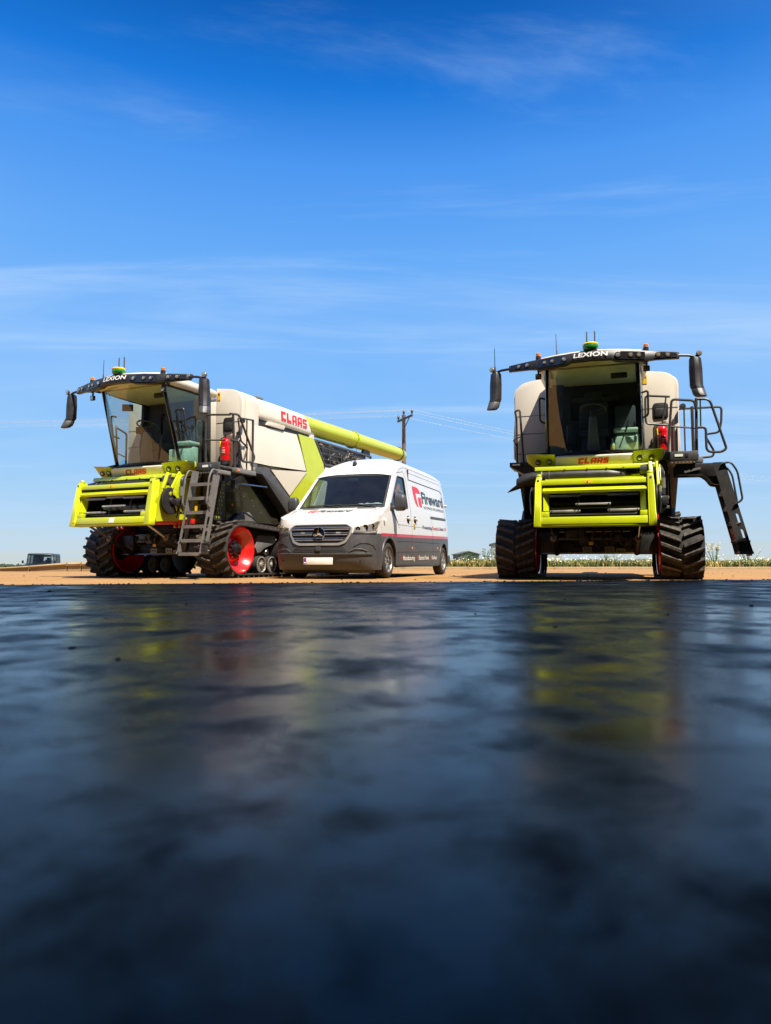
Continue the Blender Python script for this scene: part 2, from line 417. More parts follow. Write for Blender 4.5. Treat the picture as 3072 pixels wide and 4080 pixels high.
# ------------------------------------------------------------------ setting: ground, yard, shed floor
def ground_mat(name, c1, c2, c3, rough, scale, bump, bdist=0.02, stain=0.5):
    m = bpy.data.materials.new(name); m.use_nodes = True; t = m.node_tree; b = t.nodes['Principled BSDF']
    tc = N(t, 'ShaderNodeTexCoord')
    n1 = N(t, 'ShaderNodeTexNoise'); n1.inputs['Scale'].default_value = scale; n1.inputs['Detail'].default_value = 10; n1.inputs['Roughness'].default_value = 0.65
    n2 = N(t, 'ShaderNodeTexNoise'); n2.inputs['Scale'].default_value = scale * 14; n2.inputs['Detail'].default_value = 8; n2.inputs['Roughness'].default_value = 0.7
    t.links.new(tc.outputs['Object'], n1.inputs['Vector']); t.links.new(tc.outputs['Object'], n2.inputs['Vector'])
    r = N(t, 'ShaderNodeValToRGB'); e = r.color_ramp.elements; e[0].position = 0.3; e[0].color = c1 + (1,); e[1].position = 0.68; e[1].color = c2 + (1,)
    t.links.new(n1.outputs[0], r.inputs[0])
    r2 = N(t, 'ShaderNodeValToRGB'); e = r2.color_ramp.elements; e[0].position = 0.5; e[1].position = 0.75
    t.links.new(n2.outputs[0], r2.inputs[0])
    mu = N(t, 'ShaderNodeMath', operation='MULTIPLY'); mu.inputs[1].default_value = stain; t.links.new(r2.outputs[0], mu.inputs[0])
    mx = N(t, 'ShaderNodeMixRGB'); mx.inputs[2].default_value = c3 + (1,)
    t.links.new(mu.outputs[0], mx.inputs[0]); t.links.new(r.outputs[0], mx.inputs[1]); t.links.new(mx.outputs[0], b.inputs['Base Color'])
    b.inputs['Roughness'].default_value = rough; b.inputs['Specular IOR Level'].default_value = 0.3
    bp = N(t, 'ShaderNodeBump'); bp.inputs['Strength'].default_value = bump; bp.inputs['Distance'].default_value = bdist
    t.links.new(n2.outputs[0], bp.inputs['Height']); t.links.new(bp.outputs[0], b.inputs['Normal'])
    MATS[name] = m; return m
ground_mat('yard_concrete', (0.26, 0.138, 0.046), (0.345, 0.19, 0.066), (0.13, 0.072, 0.03), 0.85, 0.35, 0.5)
ground_mat('field', (0.16, 0.14, 0.05), (0.26, 0.21, 0.09), (0.10, 0.10, 0.04), 0.95, 0.12, 0.4)
ground_mat('wall_concrete', (0.23, 0.155, 0.075), (0.34, 0.235, 0.12), (0.11, 0.075, 0.04), 0.85, 1.2, 0.5)
ground_mat('shed_inside', (0.05, 0.045, 0.04), (0.07, 0.06, 0.055), (0.03, 0.03, 0.03), 0.9, 0.6, 0.2)

def floor_mat():
    m = bpy.data.materials.new('polished_floor'); m.use_nodes = True; t = m.node_tree; b = t.nodes['Principled BSDF']
    tc = N(t, 'ShaderNodeTexCoord')
    def noise(sc, det, ro, dist=0.0):
        n = N(t, 'ShaderNodeTexNoise'); n.inputs['Scale'].default_value = sc; n.inputs['Detail'].default_value = det; n.inputs['Roughness'].default_value = ro; n.inputs['Distortion'].default_value = dist
        t.links.new(tc.outputs['Object'], n.inputs['Vector']); return n
    def ramp(n, a, ca, c, cc):
        r = N(t, 'ShaderNodeValToRGB'); e = r.color_ramp.elements; e[0].position = a; e[0].color = ca; e[1].position = c; e[1].color = cc
        t.links.new(n.outputs[0], r.inputs[0]); return r
    n1 = noise(0.8, 7, 0.6, 0.6); n2 = noise(3.0, 8, 0.62, 0.3); n3 = noise(38, 6, 0.6)
    c1 = ramp(n1, 0.32, (0.003, 0.003, 0.003, 1), 0.72, (0.014, 0.0135, 0.013, 1))
    c2 = ramp(n2, 0.40, (0.35, 0.35, 0.36, 1), 0.66, (1.1, 1.08, 1.05, 1))
    mx = N(t, 'ShaderNodeMixRGB', blend_type='MULTIPLY'); mx.inputs[0].default_value = 1
    t.links.new(c1.outputs[0], mx.inputs[1]); t.links.new(c2.outputs[0], mx.inputs[2])
    # dust tracked in from the yard, thinning out further inside
    vd = N(t, 'ShaderNodeVectorMath', operation='DOT_PRODUCT'); vd.inputs[1].default_value = (-0.243, 0.970, 0); t.links.new(tc.outputs['Object'], vd.inputs[0])
    dm = N(t, 'ShaderNodeMapRange', interpolation_type='SMOOTHSTEP'); dm.inputs['From Min'].default_value = 1.8; dm.inputs['From Max'].default_value = 7.0; dm.inputs['To Max'].default_value = 1.0; t.links.new(vd.outputs['Value'], dm.inputs[0])
    nd = noise(2.2, 9, 0.65, 0.5); dn = ramp(nd, 0.34, (0.25, 0.25, 0.25, 1), 0.62, (1, 1, 1, 1))
    dd = N(t, 'ShaderNodeMath', operation='MULTIPLY'); t.links.new(dm.outputs[0], dd.inputs[0]); t.links.new(dn.outputs[0], dd.inputs[1])
    mdu = N(t, 'ShaderNodeMixRGB'); mdu.inputs[2].default_value = (0.075, 0.070, 0.068, 1); t.links.new(dd.outputs[0], mdu.inputs[0]); t.links.new(mx.outputs[0], mdu.inputs[1])
    t.links.new(mdu.outputs[0], b.inputs['Base Color'])
    # worn and greasy patches: gloss changes from place to place
    r1 = ramp(n1, 0.36, (0.34, 0.34, 0.34, 1), 0.56, (0.15, 0.15, 0.15, 1))
    r2 = ramp(n2, 0.36, (0.22, 0.22, 0.22, 1), 0.54, (0.0, 0.0, 0.0, 1))
    ad = N(t, 'ShaderNodeMath', operation='ADD'); t.links.new(r1.outputs[0], ad.inputs[0]); t.links.new(r2.outputs[0], ad.inputs[1])
    dr = N(t, 'ShaderNodeMath', operation='MULTIPLY_ADD'); dr.inputs[1].default_value = 0.24; t.links.new(dd.outputs[0], dr.inputs[0]); t.links.new(ad.outputs[0], dr.inputs[2])
    t.links.new(dr.outputs[0], b.inputs['Roughness'])
    n4 = noise(11.0, 6, 0.6, 0.4)
    s1 = ramp(n2, 0.36, (0.04, 0.04, 0.04, 1), 0.52, (0.19, 0.19, 0.19, 1)); s3 = ramp(n4, 0.32, (0.40, 0.40, 0.40, 1), 0.52, (1, 1, 1, 1)); s2_ = ramp(n1, 0.34, (0.35, 0.35, 0.35, 1), 0.52, (1, 1, 1, 1))
    s2 = N(t, 'ShaderNodeMixRGB', blend_type='MULTIPLY'); s2.inputs[0].default_value = 1; t.links.new(s2_.outputs[0], s2.inputs[1]); t.links.new(s3.outputs[0], s2.inputs[2])
    sm = N(t, 'ShaderNodeMath', operation='MULTIPLY'); t.links.new(s1.outputs[0], sm.inputs[0]); t.links.new(s2.outputs[0], sm.inputs[1])
    dk = N(t, 'ShaderNodeMath', operation='MULTIPLY_ADD'); dk.inputs[1].default_value = -0.8; dk.inputs[2].default_value = 1.0; t.links.new(dd.outputs[0], dk.inputs[0])
    sk2 = N(t, 'ShaderNodeMath', operation='MULTIPLY'); t.links.new(sm.outputs[0], sk2.inputs[0]); t.links.new(dk.outputs[0], sk2.inputs[1])
    t.links.new(sk2.outputs[0], b.inputs['Specular IOR Level'])
    bp = N(t, 'ShaderNodeBump'); bp.inputs['Strength'].default_value = 0.03; bp.inputs['Distance'].default_value = 0.001
    t.links.new(n3.outputs[0], bp.inputs['Height'])
    t.links.new(bp.outputs[0], b.inputs['Normal'])
    MATS['polished_floor'] = m
floor_mat()

def smooth01(a, b, x):
    t = max(0.0, min(1.0, (x - a) / (b - a))); return t * t * (3 - 2 * t)
def terrain(x, y):
    far = max(0.0, math.hypot(x, y) - 45)
    z = -0.0042 * far
    low = smooth01(24.2, 31, y) * smooth01(-8.6, -14, x)          # the land falls away behind the low wall
    verge = smooth01(30.1, 30.5, y) * (1 - low) * 0.10
    return -0.05 + verge * 1.5 - 0.92 * low + z
xs = [-1500, -900, -500, -300, -180, -110, -70, -50, -40, -34, -28, -24, -20, -17, -14.5, -13, -11.5, -10, -8.6, -8.2, -7, -4, 0, 5, 10, 16, 24, 34, 50, 70, 110, 180, 300, 500, 900, 1500]
ys = [-300, -100, -40, -14, -5, 5, 15, 22, 24.1, 25.5, 27, 29, 30.1, 30.5, 32, 34, 38, 44, 52, 62, 80, 110, 160, 240, 380, 600, 900, 1400]
g = MB(); b0 = 0
for y in ys:
    for x in xs: g.v.append((x, y, terrain(x, y)))
nx = len(xs)
for j in range(len(ys) - 1):
    for i in range(nx - 1): g.face((j * nx + i, j * nx + i + 1, (j + 1) * nx + i + 1, (j + 1) * nx + i))
tag(g.build('ground', 'field'), kind='structure')

# concrete yard, gently uneven
y_ = MB()
def yard_pt(x0, x1, y0, y1):
    return lambda u, v: (x0 + (x1 - x0) * u, y0 + (y1 - y0) * v, 0.0)
y_.grid(yard_pt(-45, 50, -14, 23.9), 40, 16); y_.grid(yard_pt(-8.4, 50, 23.9, 30.15), 20, 3)
tag(y_.build('yard', 'yard_concrete', smooth=False, normals=False), kind='structure')
# slab joints in the yard: shallow dark grooves filled with mastic
for k, (x0, y0, x1, y1) in enumerate([(-45, 17.5, 50, 19.5), (-3.3, 10.2, 1.9, 30.0), (8.2, 12, 13, 30.0)]):
    j = MB(); d = Vector((x1 - x0, y1 - y0, 0)).normalized(); n_ = Vector((-d.y, d.x, 0)) * 0.012
    a = Vector((x0, y0, 0.004)); b = Vector((x1, y1, 0.004))
    j.add([a - n_, b - n_, b + n_, a + n_], [(0, 1, 2, 3)])
    tag(j.build('slab_joint', 'number_dark', smooth=False, normals=False), kind='structure')

# kerb along the back of the yard, cast in lengths
kerb = MB(); x = -8.4; random.seed(5)
while x < 50:
    w = 0.915; dz = random.uniform(-0.006, 0.006); dy = random.uniform(-0.008, 0.008)
    kerb.prism([(30.12 + dy, -0.04), (30.15 + dy, 0.085 + dz), (30.19 + dy, 0.11 + dz), (30.32 + dy, 0.11 + dz), (30.32 + dy, -0.04)], 0, x, x + w - 0.008)
    x += w
tag(kerb.build('kerb', 'wall_concrete', smooth=False), kind='structure')

# shed floor: polished slab running out to the edge where the shed's shade ends
SU = Vector((0.970, 0.243, 0)); SN = Vector((-0.243, 0.970, 0)); SP = SN * 9.64
def shed(s, t, z): return SP + SU * s + SN * t + Vector((0, 0, z))
fl = MB(); fl.hexa([shed(-18, -26, -0.2), shed(18, -26, -0.2), shed(18, -0.03, -0.2), shed(-18, -0.03, -0.2), shed(-18, -26, 0.006), shed(18, -26, 0.006), shed(18, -0.03, 0.006), shed(-18, -0.03, 0.006)])
tag(fl.build('shed_floor', 'polished_floor', smooth=False), kind='structure')
# the shed itself, open to the yard, behind and above the camera
sh = MB(); E_ = -3.70
def slab(s0, s1, t0, t1, z0, z1): sh.hexa([shed(s0, t0, z0), shed(s1, t0, z0), shed(s1, t1, z0), shed(s0, t1, z0), shed(s0, t0, z1), shed(s1, t0, z1), shed(s1, t1, z1), shed(s0, t1, z1)])
slab(-18, 18, -24, E_, 7.0, 7.2)
slab(-18, -17.8, -24, E_ - 0.05, 0.01, 6.99); slab(17.8, 18, -24, E_ - 0.05, 0.01, 6.99); slab(-17.79, 17.79, -24, -23.8, 0.01, 6.99)
for s0 in (-11.5, 11.5): slab(s0 - 0.15, s0 + 0.15, E_ - 0.5, E_ - 0.2, 0.01, 6.99)
for t0 in (-20, -15, -10): slab(-17.7, 17.7, t0 - 0.1, t0 + 0.1, 6.6, 6.99)
tag(sh.build('shed_shell', 'shed_inside', smooth=False), kind='structure')

# grit and crumbs of soil on the floor and the yard
def pebble(mb, p, r):
    b = len(mb.v); k = 6
    ph = random.random() * 6; sq = random.uniform(0.45, 0.8)
    for ring, (zz, rr) in enumerate(((0.0, 0.8), (0.45 * sq, 1.0), (0.85 * sq, 0.6))):
        for j in range(k):
            a = ph + j * 2 * math.pi / k; q = r * rr * random.uniform(0.7, 1.15)
            mb.v.append((p[0] + q * math.cos(a), p[1] + q * math.sin(a), p[2] + zz * r))
    mb.v.append((p[0], p[1], p[2] + r * sq))
    for ring in range(2):
        for j in range(k): mb.face((b + ring * k + j, b + ring * k + (j + 1) % k, b + (ring + 1) * k + (j + 1) % k, b + (ring + 1) * k + j))
    for j in range(k): mb.face((b + 2 * k + j, b + 2 * k + (j + 1) % k, b + 3 * k))
random.seed(3)
gr = MB()
for i in range(520):
    t = -random.random() ** 1.6 * 8.5 - 0.05; s = random.uniform(-7, 9)
    p = shed(s, t, 0.005); pebble(gr, p, random.choice((0.003, 0.004, 0.005, 0.006, 0.009)) * random.uniform(0.7, 1.3))
for x, y, r in [(-0.98, 2.25, 0.014), (0.71, 3.0, 0.012), (-0.57, 3.9, 0.012), (-1.28, 4.6, 0.012), (2.25, 4.4, 0.016), (-3.1, 6.6, 0.022), (-2.6, 6.4, 0.018), (-2.0, 6.7, 0.02), (-2.2, 6.5, 0.014), (-1.1, 5.9, 0.014), (0.9, 6.0, 0.012), (1.3, 5.2, 0.014)]:
    pebble(gr, (x, y, 0.005), r)
for i in range(420):
    p = shed(random.uniform(-7, 9), random.uniform(-0.5, 0.25) * random.random(), 0.004); pebble(gr, p, random.choice((0.006, 0.009, 0.012, 0.018)) * random.uniform(0.7, 1.3))
for i in range(260):
    x = random.uniform(-9, 12); y = random.uniform(10.5, 26); pebble(gr, (x, y, 0.0), random.choice((0.008, 0.012, 0.016, 0.024)) * random.uniform(0.7, 1.2))
tag(gr.build('grit', 'stone', smooth=False), 'dark crumbs of soil and grit scattered over floor and yard', 'grit', kind='stuff')

def interp(xs_, ys_, x):
    for i in range(len(xs_) - 1):
        if x <= xs_[i + 1]: return ys_[i] + (ys_[i + 1] - ys_[i]) * (x - xs_[i]) / (xs_[i + 1] - xs_[i])
    return ys_[-1]
# ------------------------------------------------------------------ low concrete wall on the left, cast sections with a rounded overhanging top
lw = thing('concrete_wall', 'low tan concrete wall with rounded coping at the left edge of the yard', 'wall', (-11.5, 23.0, 0))
def wall_section(x0, x1, h0, h1):
    m = MB(); rs = []
    for x, h in ((x0, h0), (x1, h1)):
        prof = [(0.05, -0.1), (0.05, h * 0.55), (0.0, h * 0.62), (-0.02, h * 0.8), (0.02, h * 0.95), (0.09, h), (0.24, h), (0.31, h * 0.94), (0.33, h * 0.8), (0.33, -0.1)]
        rs.append([(x, py, pz) for py, pz in prof])
    m.rings(rs); return m
def wh(x): return interp([-6, -1.0, -0.02, 0.47, 1.22, 1.9, 4], [0.09, 0.12, 0.185, 0.235, 0.295, 0.31, 0.31], x)
for x0, x1 in ((-6.0, -3.4), (-3.4, -0.02), (0.0, 1.2), (1.22, 1.66), (1.68, 3.2)):
    if x1 - x0 > 2: 
        k = 4; m = MB()
        rs = []
        for q in range(k + 1):
            x = x0 + 0.006 + (x1 - x0 - 0.012) * q / k; h = wh(x)
            rs.append([(x, py, pz) for py, pz in [(0.05, -0.1), (0.05, h * 0.55), (0.0, h * 0.62), (-0.02, h * 0.8), (0.02, h * 0.95), (0.09, h), (0.24, h), (0.31, h * 0.94), (0.33, h * 0.8), (0.33, -0.1)]])
        m.rings(rs)
    else: m = wall_section(x0 + 0.006, x1 - 0.006, wh(x0), wh(x1))
    m.build('wall_section', 'wall_concrete', lw, ang=28)

# ------------------------------------------------------------------ overhead line: pole, crossarm, insulators, wires
pole = thing('utility_pole', 'brown timber utility pole with crossarm standing behind the white van', 'utility pole', (1.04, 40, 0.05))
PH = 8.62
MB().tube([(0, 0, -0.1), (0, 0, 3), (0.01, 0, 6), (0.0, 0, PH)], [0.135, 0.125, 0.115, 0.105], 14).build('post', 'wood_pole', pole)
ca = Vector((-0.30, 0.3, PH - 0.50)); cb = Vector((0.46, -0.5, PH - 0.06))
ca = Vector((-0.36, -0.12, PH - 0.42)); cb = Vector((0.40, -0.12, PH - 0.04))
MB().bar((-0.33, 0.45, PH - 0.28), (0.46, -0.75, PH - 0.16), 0.09, 0.11).build('crossarm', 'insulator', pole)
MB().bar((0.03, -0.12, PH - 0.75), (0.30, -0.50, PH - 0.25), 0.035, 0.035).build('brace', 'insulator', pole)
tips = [Vector((-0.30, 0.40, PH - 0.20)), Vector((0.0, 0.0, PH + 0.02)), Vector((0.44, -0.70, PH - 0.08))]
for p in tips:
    MB().lathe(p, (0, 0, 1), [(0, 0.03), (0.06, 0.03), (0.08, 0.075), (0.11, 0.08), (0.13, 0.045), (0.17, 0.065), (0.20, 0.06), (0.23, 0.03), (0.26, 0.025)], 12).build('insulator', 'insulator', pole)
wnames = ['nearest', 'middle', 'farthest']
for k, p in enumerate(tips):
    top = p + Vector((1.04, 40, 0.05 + 0.25))
    for side, end in (('left', Vector((-52, 41.5, 8.6)) + p * 1.2 - Vector((0, 0, p.z * 1.2))), ('right', Vector((52, 76, 8.2)) + p * 1.2 - Vector((0, 0, p.z * 1.2)))):
        pts = []; sag = 0.45 if side == 'left' else 0.75
        for i in range(25):
            t = i / 24; q = top.lerp(end, t); q.z -= sag * 4 * t * (1 - t); pts.append(q)
        w = MB().tube(pts, 0.008, 5, caps=False).build('overhead_wire', 'wire')
        tag(w, 'overhead wire leaving the timber pole to the %s, %s' % (side, ('hung lowest at the crossarm left end', 'hung from the pole top', 'hung highest at the crossarm right end')[k]), 'wire', 'overhead wires')

# ------------------------------------------------------------------ far sheds
def far_shed(name, label, loc, rz, w, d, h, rise, mwall, mroof, extra=None):
    t = thing(name, label, 'shed', loc, rz)
    m = MB(); m.prism([(-w / 2, 0), (w / 2, 0), (w / 2, h), (0, h + rise), (-w / 2, h)], 1, -d / 2, d / 2); m.build('wall', mwall, t, smooth=False)
    for s in (-1, 1):
        r = MB(); a = s * (w / 2 + 0.3); zz = h - 0.3 * rise / (w / 2)
        r.hexa([(0, -d / 2 - 0.3, h + rise + 0.02), (a, -d / 2 - 0.3, zz + 0.02), (a, d / 2 + 0.3, zz + 0.02), (0, d / 2 + 0.3, h + rise + 0.02), (0, -d / 2 - 0.3, h + rise + 0.14), (a, -d / 2 - 0.3, zz + 0.14), (a, d / 2 + 0.3, zz + 0.14), (0, d / 2 + 0.3, h + rise + 0.14)])
        r.build('roof', mroof, t, smooth=False)
    if extra: extra(t)
    return t
def ex1(t):
    MB().bb(0.8, 3.0, -6.3, -6.02, 1.4, 1.5).build('canopy', 'shed_dark', t)
    for x in (1.0, 1.8): MB().bb(x, x + 0.5, -6.12, -6.02, 2.2, 2.7).build('window', 'insulator', t)
    MB().bb(-4.2, -2.2, -6.15, -6.02, 0, 2.4).build('door', 'shed_dark', t)
    for k in range(9): MB().bb(-5.4 + k * 1.25, -5.3 + k * 1.25, -6.06, -6.0, 0, 3.4).build('cladding_rib', 'shed_grey', t)
far_shed('farm_shed', 'pale grey clad farm shed far behind, half hidden by the right combine track', (23.2, 119, -0.25), R_(-8), 11, 12, 3.5, 1.3, 'shed_grey', 'shed_dark', ex1)
far_shed('low_barn', 'low dark barn with shallow gable roof seen beyond the weeds', (16.0, 142, -0.35), R_(6), 4.2, 5, 2.3, 0.55, 'shed_clad', 'shed_dark')
# far hedge line on the left horizon
hd = MB(); random.seed(8)
for i in range(420):
    x = -270 + i * 0.5; y = 330 + random.uniform(-2, 2); zz = terrain(x, y)
    a = random.random() * 3.1
    s = random.uniform(0.7, 1.5); c, q = math.cos(a), math.sin(a)
    for k in range(3):
        ox, oy, oz = random.uniform(-0.6, 0.6), random.uniform(-0.6, 0.6), random.uniform(0.2, 1.4)
        p = Vector((x + ox, y + oy, zz + oz)); e1 = Vector((c, q, random.uniform(-0.4, 0.4))) * s; e2 = Vector((-q * 0.3, c * 0.3, 1)) * s * 0.6
        hd.add([p - e1 - e2, p + e1 - e2 * 0.6, p + e1 * 0.7 + e2, p - e1 * 0.8 + e2 * 0.8], [(0, 1, 2, 3)])
tag(hd.build('hedgerow', 'hedge', smooth=False, normals=False), 'dark distant hedge along the horizon at far left', 'hedge', kind='stuff')
# ------------------------------------------------------------------ verge: dry grass, green growth and white daisies
random.seed(21)
def blade(mb, p, h, w, lean, az):
    d = Vector((math.cos(az), math.sin(az), 0)); s = Vector((-d.y, d.x, 0)) * w
    a = Vector(p); m_ = a + Vector((0, 0, h * 0.55)) + d * lean * 0.3; t = a + Vector((0, 0, h)) + d * lean
    mb.add([a - s, a + s, m_ + s * 0.8, m_ - s * 0.8, t], [(0, 1, 2, 3), (3, 2, 4)])
def patch(x):   # 0..1 mix along the verge, so the growth comes in drifts
    return 0.5 + 0.5 * math.sin(x * 0.9 + 1.3 * math.sin(x * 0.37))
gb = MB()
for i in range(60000):
    x = random.uniform(-9, 26); d = random.random() ** 1.3; y = 30.42 + 4.5 * d
    if terrain(x, y) < 0.02: continue
    z = terrain(x, y) - 0.01; h = random.uniform(0.10, 0.28) + 0.10 * d + 0.08 * patch(x * 1.7)
    r = random.random()
    gb.mat(0 if r < 0.42 - 0.2 * patch(x) else (1 if r < 0.75 else 2))
    blade(gb, (x, y, z), h, random.uniform(0.010, 0.022), random.uniform(0, 0.2), random.random() * 6.28)
tag(gb.build('verge_grass', ['straw', 'leaf', 'leaf_dark'], smooth=False, normals=False), 'dry and green grass growing on the verge behind the kerb', 'grass', kind='stuff')
ug = MB()
for i in range(9000):
    x = random.uniform(-9, 26); y = 30.45 + 2.8 * random.random(); z = terrain(x, y)
    if z < 0.02: continue
    q = Vector((x, y, z + random.uniform(0.02, 0.22 + 0.1 * patch(x * 1.3)))); e1 = Vector((random.uniform(-1, 1), random.uniform(-1, 1), random.uniform(-0.2, 0.9))).normalized() * random.uniform(0.04, 0.09); e2 = e1.orthogonal().normalized() * 0.022
    ug.mat(0 if random.random() < 0.5 else (1 if random.random() < 0.6 else 2)); ug.add([q, q + e1 * 0.5 + e2, q + e1, q + e1 * 0.5 - e2], [(0, 1, 2, 3)])
tag(ug.build('undergrowth', ['leaf', 'straw', 'leaf_dark'], smooth=False, normals=False), 'low leafy growth among the grass behind the kerb', 'undergrowth', kind='stuff')
fb = MB()
for i in range(2400):
    x = random.uniform(-9, 26)
    if random.random() > 0.25 + 0.75 * patch(x * 0.8 + 2): continue
    y = 30.7 + 5.5 * random.random(); z = terrain(x, y)
    if z < 0.02: continue
    h = random.uniform(0.14, 0.40) if random.random() < 0.88 else random.uniform(0.35, 0.55)
    fb.mat(1); blade(fb, (x, y, z), h, 0.006, random.uniform(0, 0.08), random.random() * 6.28)
    c = Vector(fb.v[-1]); n_ = Vector((random.uniform(-0.6, 0.6), random.uniform(-1.0, 0.1), 0.8)).normalized(); u = n_.orthogonal().normalized(); v = n_.cross(u); r = random.uniform(0.018, 0.036)
    fb.mat(0); fb.add([c + u * (r * math.cos(k * 1.0472)) + v * (r * math.sin(k * 1.0472)) for k in range(6)], [(0, 1, 2, 3, 4, 5)])
tag(fb.build('daisies', ['petal', 'leaf'], smooth=False, normals=False), 'drift of small white daisies standing in the verge grass', 'flowers', kind='stuff')

def weed(label, x, y, h, spread, nst, umbel, seed, dark=False):
    random.seed(seed); z = terrain(x, y)
    t = thing('tall_weed', label, 'weed', (x, y, z - 0.02), 0, 'tall weeds in the verge')
    st = MB(); lf = MB(); hd_ = MB()
    for i in range(nst):
        a = random.random() * 6.28; l = spread * random.uniform(0.2, 1.0); hh = h * random.uniform(0.6, 1.0)
        tip = Vector((math.cos(a) * l, math.sin(a) * l * 0.6, hh)); base = Vector((math.cos(a) * l * 0.15, math.sin(a) * l * 0.1, 0)); mid = base.lerp(tip, 0.55) + Vector((0, 0, hh * 0.08))
        st.tube([base, mid, tip], [0.014, 0.010, 0.006], 4, caps=False)
        for k in range(4 if umbel else 2):
            q = mid.lerp(tip, random.uniform(0.2, 0.9)); b2 = q + Vector((random.uniform(-0.14, 0.14), random.uniform(-0.1, 0.1), random.uniform(0.06, 0.2)))
            st.tube([q, b2], [0.006, 0.004], 3, caps=False)
            if umbel:
                for e in range(3):
                    c = b2 + Vector((random.uniform(-0.05, 0.05), random.uniform(-0.05, 0.05), random.uniform(0, 0.04))); r = 0.022
                    hd_.add([c + Vector((r * math.cos(w), r * math.sin(w) * 0.7, r * 0.5 * math.sin(w))) for w in (0, 1.57, 3.14, 4.71)], [(0, 1, 2, 3)])
        for k in range(16 if not umbel else 8):
            q = base.lerp(tip, random.uniform(0.05, 0.95 if not umbel else 0.5)); e1 = Vector((random.uniform(-1, 1), random.uniform(-1, 1), random.uniform(-0.3, 0.6))).normalized() * random.uniform(0.05, 0.11); e2 = e1.orthogonal().normalized() * 0.025
            lf.add([q, q + e1 * 0.5 + e2, q + e1, q + e1 * 0.5 - e2], [(0, 1, 2, 3)])
    st.build('stem', 'leaf', t); tag(lf.build('leaves', 'leaf_dark' if dark else 'leaf', t, smooth=False, normals=False), kind='stuff')
    if umbel: tag(hd_.build('flower_heads', 'straw', t, smooth=False, normals=False), kind='stuff')
weed('tall branching weed with seed heads just right of the right combine track', 14.6, 31.6, 1.08, 0.60, 11, True, 1)
weed('tall branching weed with seed heads nearest the swung out ladder', 16.2, 31.8, 1.12, 0.55, 9, True, 2)
weed('dark leafy weed clump beside the rear of the van', 3.75, 31.6, 0.72, 0.45, 16, False, 3, True)
weed('dark leafy weed clump midway between the van and the right combine', 5.05, 31.5, 0.85, 0.5, 18, False, 4, True)
weed('thin dark weed midway between the van and the right combine, taller than the clumps', 4.75, 33.5, 0.95, 0.35, 8, False, 5, True)
weed('green weed clump seen between the tracks of the right combine', 10.6, 33.8, 0.62, 0.7, 16, False, 6)
weed('low leafy weed at far right under the swung out ladder', 17.8, 31.4, 0.6, 0.5, 12, False, 7)
# ------------------------------------------------------------------ combine harvesters
def lerp(a, b, t): return a + (b - a) * t
def interp(xs_, ys_, x):
    for i in range(len(xs_) - 1):
        if x <= xs_[i + 1]: return lerp(ys_[i], ys_[i + 1], (x - xs_[i]) / (xs_[i + 1] - xs_[i]))
    return ys_[-1]
LUG = {}
def lug_mesh(key, length, slant, w, h, matname):
    if key not in LUG:
        m = MB(); k = 3; rs = []
        for i in range(k + 1):
            t = i / k; x = length * t; y = slant * t
            hw = w / 2 * (1.0 - 0.12 * t)
            rs.append([(x, y - hw, -0.012), (x, y + hw, -0.012), (x, y + hw * 0.72, h), (x, y - hw * 0.72, h)])
        m.rings(rs); LUG[key] = m.mesh('tread_lug', [matname], smooth=False)
    return LUG[key]
def place_lug(me, parent, p, tang, lat):
    o = obj('tread_lug', me, parent)
    n_ = lat.cross(tang).normalized()
    o.matrix_local = Matrix(((lat.x, tang.x, n_.x, p.x), (lat.y, tang.y, n_.y, p.y), (lat.z, tang.z, n_.z, p.z), (0, 0, 0, 1)))
    return o

